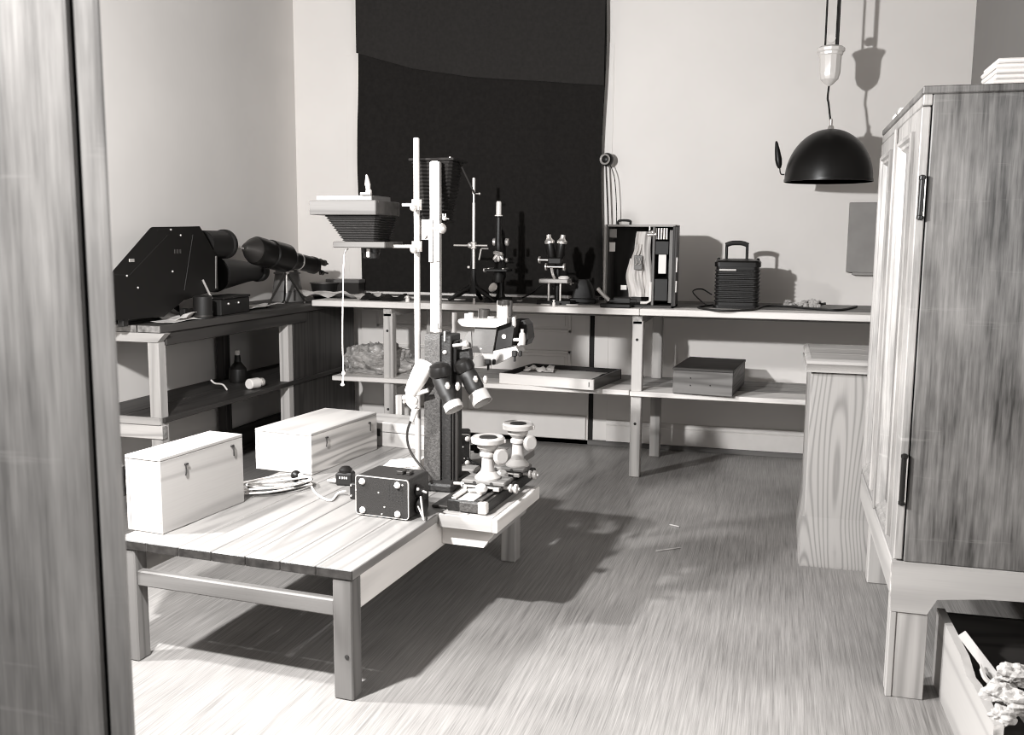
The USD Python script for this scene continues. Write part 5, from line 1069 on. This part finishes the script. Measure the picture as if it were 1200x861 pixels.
t.part('meeting_bead', cbox(X0 - .012, X0, ym - .014, ym + .008, ZB + .006, zh - .004, .004), 'cabinet_door_wood', world=True)

# stand under the cabinet
t = Thing('cabinet_stand', 'low trestle stand of pale planks carrying the tall cabinet', 'stand', ((X0 + CX1) / 2, (Y0 + Y1) / 2, 0))
zr0 = ZB - .085
t.part('side_rail', prism([(X0 - .004, ZB - .001), (CX1, ZB - .001), (CX1, zr0 + .01), (X0 + .25, zr0 - .005), (X0 + .125, zr0 - .02), (X0 + .10, zr0 - .068), (X0 - .0, zr0 - .068)], 'xz', Y0 - .004, Y0 + .022), 'pine_x', world=True, label='front rail with a bracket at its left end')
t.part('front_rail', cbox(X0 - .004, X0 + .02, Y0 + .023, Y1, zr0 - .02, ZB - .001, .003), 'pine_y', world=True)
t.part('rear_rail', cbox(X0 + .021, CX1, Y1 - .025, Y1, zr0, ZB - .001, .003), 'pine_x', world=True)
for x, y, w_ in ((X0 + .002, Y0 + .004, .105), (CX1 - .066, Y0 + .025, .06), (X0 + .03, Y1 - .11, .08), (CX1 - .1, Y1 - .11, .09)):
    t.part('leg', cbox(x, x + w_, y if y > Y0 + .01 else Y0 + .023, y + .07, 0, ZB - .09 if y > Y0 + .01 else zr0 - .02, .004), 'brown_wood_z' if y > Y0 + 1 else 'bench_wood_z', world=True)
t.part('leg_edge', cbox(X0 - .0, X0 + .018, Y0 - .003, Y0 + .02, 0, zr0 - .069, .002), 'pine_z', world=True, label='bright edge strip of the near leg')
t.part('leg', cbox(X0 + .019, X0 + .105, Y0 + .0, Y0 + .02, 0, zr0 - .069, .002), 'bench_wood_z', world=True)

# crate with scrap under the cabinet
zc_ = .235; c0, c1 = az(1098, 712, zc_), az(1165, 846, zc_); rz = yaw_of(c1, c0) - math.pi / 2; Lc = np.linalg.norm((c0 - c1)[:2])
t = Thing('scrap_crate', 'open pale wooden crate full of scraps in the lower right corner', 'crate', (c1[0], c1[1], 0), rz)
t.part('side_board', prism([(0, 0), (Lc, 0), (Lc, zc_), (Lc * .52, zc_), (Lc * .5, zc_ - .004), (Lc * .4, zc_ - .022), (Lc * .3, zc_ - .010), (0, zc_ - .006)], 'yz', 0, .022), 'pine_y', label='left side board with a broken edge')
t.part('side_board', cbox(.37, .39, 0, Lc, 0, zc_, .002), 'stained_y')
t.part('end_board', cbox(.022, .37, Lc - .02, Lc, 0, zc_ - .01, .002), 'stained_x'); t.part('end_board', cbox(.022, .37, 0, .02, 0, zc_ - .08, .002), 'pine_x')
t.part('bottom_board', cbox(.022, .37, .02, Lc - .02, .005, .02, .002), 'stained_x')
cloc = np.array([c1[0], c1[1], 0])
yw = c1[1] + Lc * .55
a, b = ay(1127, 742, yw - .05), ay(1176, 806, yw - .15)
d = (b - a) / np.linalg.norm(b - a); sd = np.cross(d, [0, 1.0, 0]); sd /= np.linalg.norm(sd); nn = np.cross(d, sd)
e = b + d * .10
lath = loft(np.array([[p_ + sd * .012 + nn * .003, p_ - sd * .012 + nn * .003, p_ - sd * .012 - nn * .003, p_ + sd * .012 - nn * .003] for p_ in (a, (a + e) / 2, e)]))
solo('wood_lath', lath, 'pine_z', 'pale flat lath sticking up out of the scrap crate', 'lath', smooth=False)
q0, q1, q2 = ay(1149, 778, yw - .12), ay(1155, 795, yw - .15), ay(1170, 806, yw - .17)
solo('wood_shaving', tube([q0, q1, q2], [.003] * 3 + [.007] * 9 + [.003] * 8, 6), 'pine_x', 'curled pale wood shaving beside the lath in the scrap crate', 'shaving')
for k, (px, py, dy, r, lb) in enumerate(((1180, 790, -.18, .032, 'crumpled white paper at the back of the scrap crate'), (1164, 812, -.25, .030, 'crumpled white paper in the middle of the scrap crate'), (1186, 822, -.31, .030, 'crumpled white paper against the right of the frame in the scrap crate'), (1168, 838, -.36, .022, 'small torn scrap at the front of the scrap crate'))):
    q = ay(px, py, yw + dy) + [.012, 0, 0]
    solo('scrap_paper', moved(crumple(r * 1.2, r, r, 40 + k, .75, 3, 1.9, False), q), 'scrap_paper' if k != 3 else 'grey_paper', lb, 'paper scrap', smooth=False)

# bundle of papers on top of the cabinet, and loose scraps at its front edge
yq = Y0 + .10; a, b = ay(1162, 99, yq), ay(1160, 62, yq)
t = Thing('paper_bundle', 'tied bundle of white papers on top of the tall cabinet', 'papers', (a[0], yq, ZT + .022))
hb = .085; rng = random.Random(2)
for k in range(6):
    z0 = k * hb / 6
    t.part('paper_stack', cbox(rng.uniform(0, .012), .26 + rng.uniform(0, .01), rng.uniform(0, .01), .2, z0, z0 + hb / 6 - .001, .004), 'paper')
t.part('string', [cbox(.12, .126, -.003, .204, -.0, hb + .002, .001)], 'cord')
for k, (px, py) in enumerate(((1051, 128), (1057, 121))):
    q = ax(px, py, X0 + .02)
    solo('cabinet_scrap', moved(crumple(.012, .02, .018, 60 + k, .4, 2, 3), (X0 + .02, q[1], ZT + .022)), 'paper', 'small white scrap on the cabinet top edge, ' + ('farther' if k == 0 else 'nearer') + ' of the two', 'scrap', smooth=False)

# two pale splinters on the floor
for k, (p0, p1) in enumerate((((785, 614.5), (796, 617)), ((769, 645.5), (797, 641.5)))):
    a, b = az(*p0, .004), az(*p1, .004)
    solo('wood_splinter', cyl(a, b, .004, .003, 6), 'pine_x', ('short' if k == 0 else 'long') + ' pale wood splinter lying on the bare floor', 'splinter')
